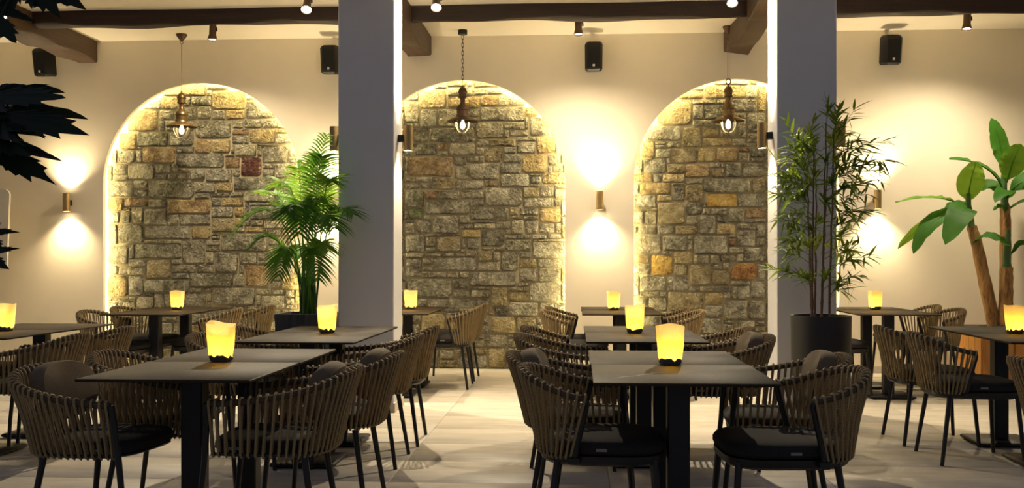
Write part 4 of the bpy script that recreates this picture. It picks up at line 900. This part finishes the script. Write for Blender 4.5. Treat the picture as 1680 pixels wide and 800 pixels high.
trunk([nb(1628, 532, -.05), nb(1612, 460, -.05), nb(1600, 400, -.04), nb(1592, 372, -.03)], (.068, .05), M['trunk'])
trunk([nb(1652, 532, .06), nb(1653, 450, .06), nb(1653, 380, .05), nb(1652, 338, .05)], (.06, .05), M['trunk'])
trunk([nb(1643, 532, -.1), nb(1644, 480, -.1), nb(1645, 438, -.1)], (.072, .058), M['trunk'])
trunk([nb(1645, 440, -.1), nb(1646, 400, -.1), nb(1648, 378, -.1)], (.045, .022), M['stem'], 'shoot')
trunk([nb(1592, 375, -.03), nb(1588, 345, -.03), nb(1586, 318, -.03)], (.04, .02), M['stem'], 'shoot')
trunk([nb(1652, 340, .05), nb(1650, 305, .05), nb(1650, 278, .04)], (.042, .02), M['stem'], 'shoot')
def banana_leaf(p0, p1, p2, w, nrm, m, fold=.25, seed=0, stalk=.12):
    rr = random.Random(seed); b = MB(); P0, P1, P2 = Vector(p0), Vector(p1), Vector(p2); N = 16; nrm = Vector(nrm).normalized()
    for i in range(N + 1):
        t = i / N
        c = P0 * (1 - t) ** 2 + P1 * 2 * t * (1 - t) + P2 * t * t
        T = ((P1 - P0) * (1 - t) + (P2 - P1) * t).normalized()
        sd = T.cross(nrm).normalized(); up = sd.cross(T).normalized()
        f = max(0, (t - stalk) / (1 - stalk))
        ww = w * (math.sin(PI * min(1, f * .93 + .035)) ** .6) * (1 - .25 * f) if f > 0 else .006
        if i == N: ww = .004
        wob = rr.uniform(-.012, .012)
        for q in (-1, -.5, 0, .5, 1):
            b.v.append(tuple(c + sd * ww * q + up * (abs(q) * ww * fold + wob * abs(q) - (.06 * ww * q * q))))
    for i in range(N):
        for q in range(4):
            a = i * 5 + q; b.f.append((a, a + 1, a + 6, a + 5))
    n0 = len(b.v)
    b.tube([P0 * (1 - t) ** 2 + P1 * 2 * t * (1 - t) + P2 * t * t - nrm * .004 for t in [k / 10 for k in range(11)]], [.011 * (1 - .75 * k / 10) for k in range(11)], 5)
    return b.mesh('leaf', m)
BL = [  # base, control, tip (px) with depth offsets, half width m, normal, bright, fold
 ((1650, 285, .04), (1650, 240, .06), (1633, 193, .10), .115, (.2, -1, 0), 0, .1), ((1652, 300, .0), (1654, 268, -.08), (1664, 240, -.16), .14, (-.25, -1, .2), 1, .12),
 ((1650, 315, .04), (1632, 262, .02), (1550, 263, -.12), .075, (-.1, -.45, 1), 0, .2), ((1586, 335, -.03), (1587, 300, -.05), (1593, 268, -.13), .16, (.05, -1, .2), 1, .06),
 ((1588, 345, -.03), (1545, 310, -.05), (1462, 333, -.14), .05, (0, -.35, 1), 1, .25), ((1590, 350, -.03), (1572, 320, -.22), (1530, 402, -.36), .15, (-.3, -.9, .5), 0, .15),
 ((1588, 352, -.03), (1520, 340, -.1), (1488, 416, -.2), .105, (-.5, -.8, .5), 0, .3), ((1586, 352, -.03), (1525, 345, -.02), (1470, 408, -.06), .07, (-.4, -.9, .5), 1, .1),
 ((1592, 400, -.06), (1606, 372, -.2), (1636, 405, -.3), .085, (.1, -.6, .9), 0, .2), ((1650, 350, .03), (1648, 330, -.1), (1615, 346, -.22), .045, (0, -.5, 1), 0, .2),
 ((1655, 345, .05), (1690, 310, -.1), (1714, 352, -.2), .06, (0, -.5, 1), 0, .2), ((1656, 330, .05), (1650, 296, -.12), (1614, 334, -.28), .10, (-.2, -.7, .7), 0, .2),
 ((1655, 320, .05), (1690, 270, -.05), (1722, 330, -.15), .13, (.2, -.8, .6), 0, .2), ((1588, 345, -.02), (1575, 325, .12), (1560, 345, .25), .09, (0, -.7, .7), 0, .2),
 ((1652, 420, -.06), (1668, 385, -.15), (1690, 400, -.2), .05, (.1, -.6, .8), 0, .2), ((1650, 330, .03), (1637, 285, .12), (1616, 312, .2), .08, (0, -.8, .5), 0, .2)]
for i, (a, c, t, w, nr, br, fo) in enumerate(BL):
    link('leaf', banana_leaf(nb(*a), nb(*c), nb(*t), w, nr, M['banana2'] if br else M['banana'], fo, 700 + i), ban)

# tree branch hanging into the picture close to the camera
br = thing('tree_branch', 'dark leafy tree branch hanging in from the picture edge close to the camera', 'branch', (-1.35, 1.66, 1.62))
def toothed_leaf(L, seed):
    """palmate lobed leaf with toothed edge, stalk at origin, pointing +X, in XY plane"""
    rr = random.Random(seed); b = MB()
    lobes = [(-1.62, .62), (-.78, .86), (0, 1.0), (.78, .86), (1.62, .62)]; out = []
    def pol(a, r): return (L * (.24 + r * .82 * math.cos(a)), L * r * .82 * math.sin(a))
    for i, (a, r) in enumerate(lobes):
        for da, k in ((-.36, .44), (-.37, .55), (-.31, .53), (-.28, .70), (-.21, .66), (-.17, .84), (-.10, .80), (-.05, .93), (0, 1.06), (.05, .93), (.10, .80), (.17, .84), (.21, .66), (.28, .70), (.31, .53), (.37, .55), (.36, .44)):
            out.append(pol(a + da * .92, r * k * rr.uniform(.95, 1.05)))
    out.append((0, 0))
    def z(x, y): return -.10 * (x * x) / L * .5 - .15 * y * y / L + .02 * math.sin(30 * y)
    b.v = [(x, y, z(x, y)) for x, y in out]; b.v.append((L * .28, 0, 0)); n = len(out)
    for i in range(n): b.f.append((i, (i + 1) % n, n))
    return b.mesh('leaf', M['tree'], smooth=False)
MB().tube([(-.22, -.1, .28), (-.12, -.05, .16), (-.05, 0, .06), (.0, .02, .03)], [.007, .005, .004, .003], 6).build('twig', M['twig'], br)
MB().tube([(-.22, -.1, .28), (.0, -.05, .36), (.1, 0, .36)], [.006, .004, .002], 6).build('twig', M['twig'], br)
def scr(px, py, z):
    u = (px - 840) / F_PX; xr = u * z
    return Vector((xr * math.cos(YAW) - z * math.sin(YAW), xr * math.sin(YAW) + z * math.cos(YAW), CAM_H + (427 - py) / F_PX * z))
BO = Vector((-1.35, 1.66, 1.62))
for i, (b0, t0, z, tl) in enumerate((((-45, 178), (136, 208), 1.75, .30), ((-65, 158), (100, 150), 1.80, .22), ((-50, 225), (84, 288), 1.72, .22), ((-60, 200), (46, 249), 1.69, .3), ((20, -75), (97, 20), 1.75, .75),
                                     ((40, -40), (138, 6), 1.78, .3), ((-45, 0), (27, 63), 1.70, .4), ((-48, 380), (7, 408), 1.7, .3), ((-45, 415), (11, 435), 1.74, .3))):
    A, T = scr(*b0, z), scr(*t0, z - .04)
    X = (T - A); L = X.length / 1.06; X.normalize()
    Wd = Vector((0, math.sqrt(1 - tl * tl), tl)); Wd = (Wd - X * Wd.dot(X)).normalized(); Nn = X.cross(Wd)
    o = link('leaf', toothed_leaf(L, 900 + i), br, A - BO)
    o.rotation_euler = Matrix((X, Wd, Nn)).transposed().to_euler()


# board at the picture edge
bo = thing('menu_board', 'pale rounded board edge at the picture border under the tree leaves', 'board', (-6.42, 10.6, 0), .12)
def rr_ring(w_, z0, z1, r, y):
    pts = []
    for cx_, cz_, a0 in ((w_ - r, z1 - r, 0), (-w_ + r, z1 - r, 90), (-w_ + r, z0 + r, 180), (w_ - r, z0 + r, 270)):
        for k in range(6):
            a = math.radians(a0 + 18 * k); pts.append((cx_ + r * math.cos(a), y, cz_ + r * math.sin(a)))
    return pts
MB().quad_ring([rr_ring(.3, 1.12, 1.98, .06, -.02), rr_ring(.3, 1.12, 1.98, .06, .02)], True, False, True).build('panel', M['board'], bo, rot=(0, .035, 0))
for s in (-1, 1): MB().tube([(s * .2, .0, 1.15), (s * .24, .0, 0)], .012, 8).build('leg', M['black'], bo)
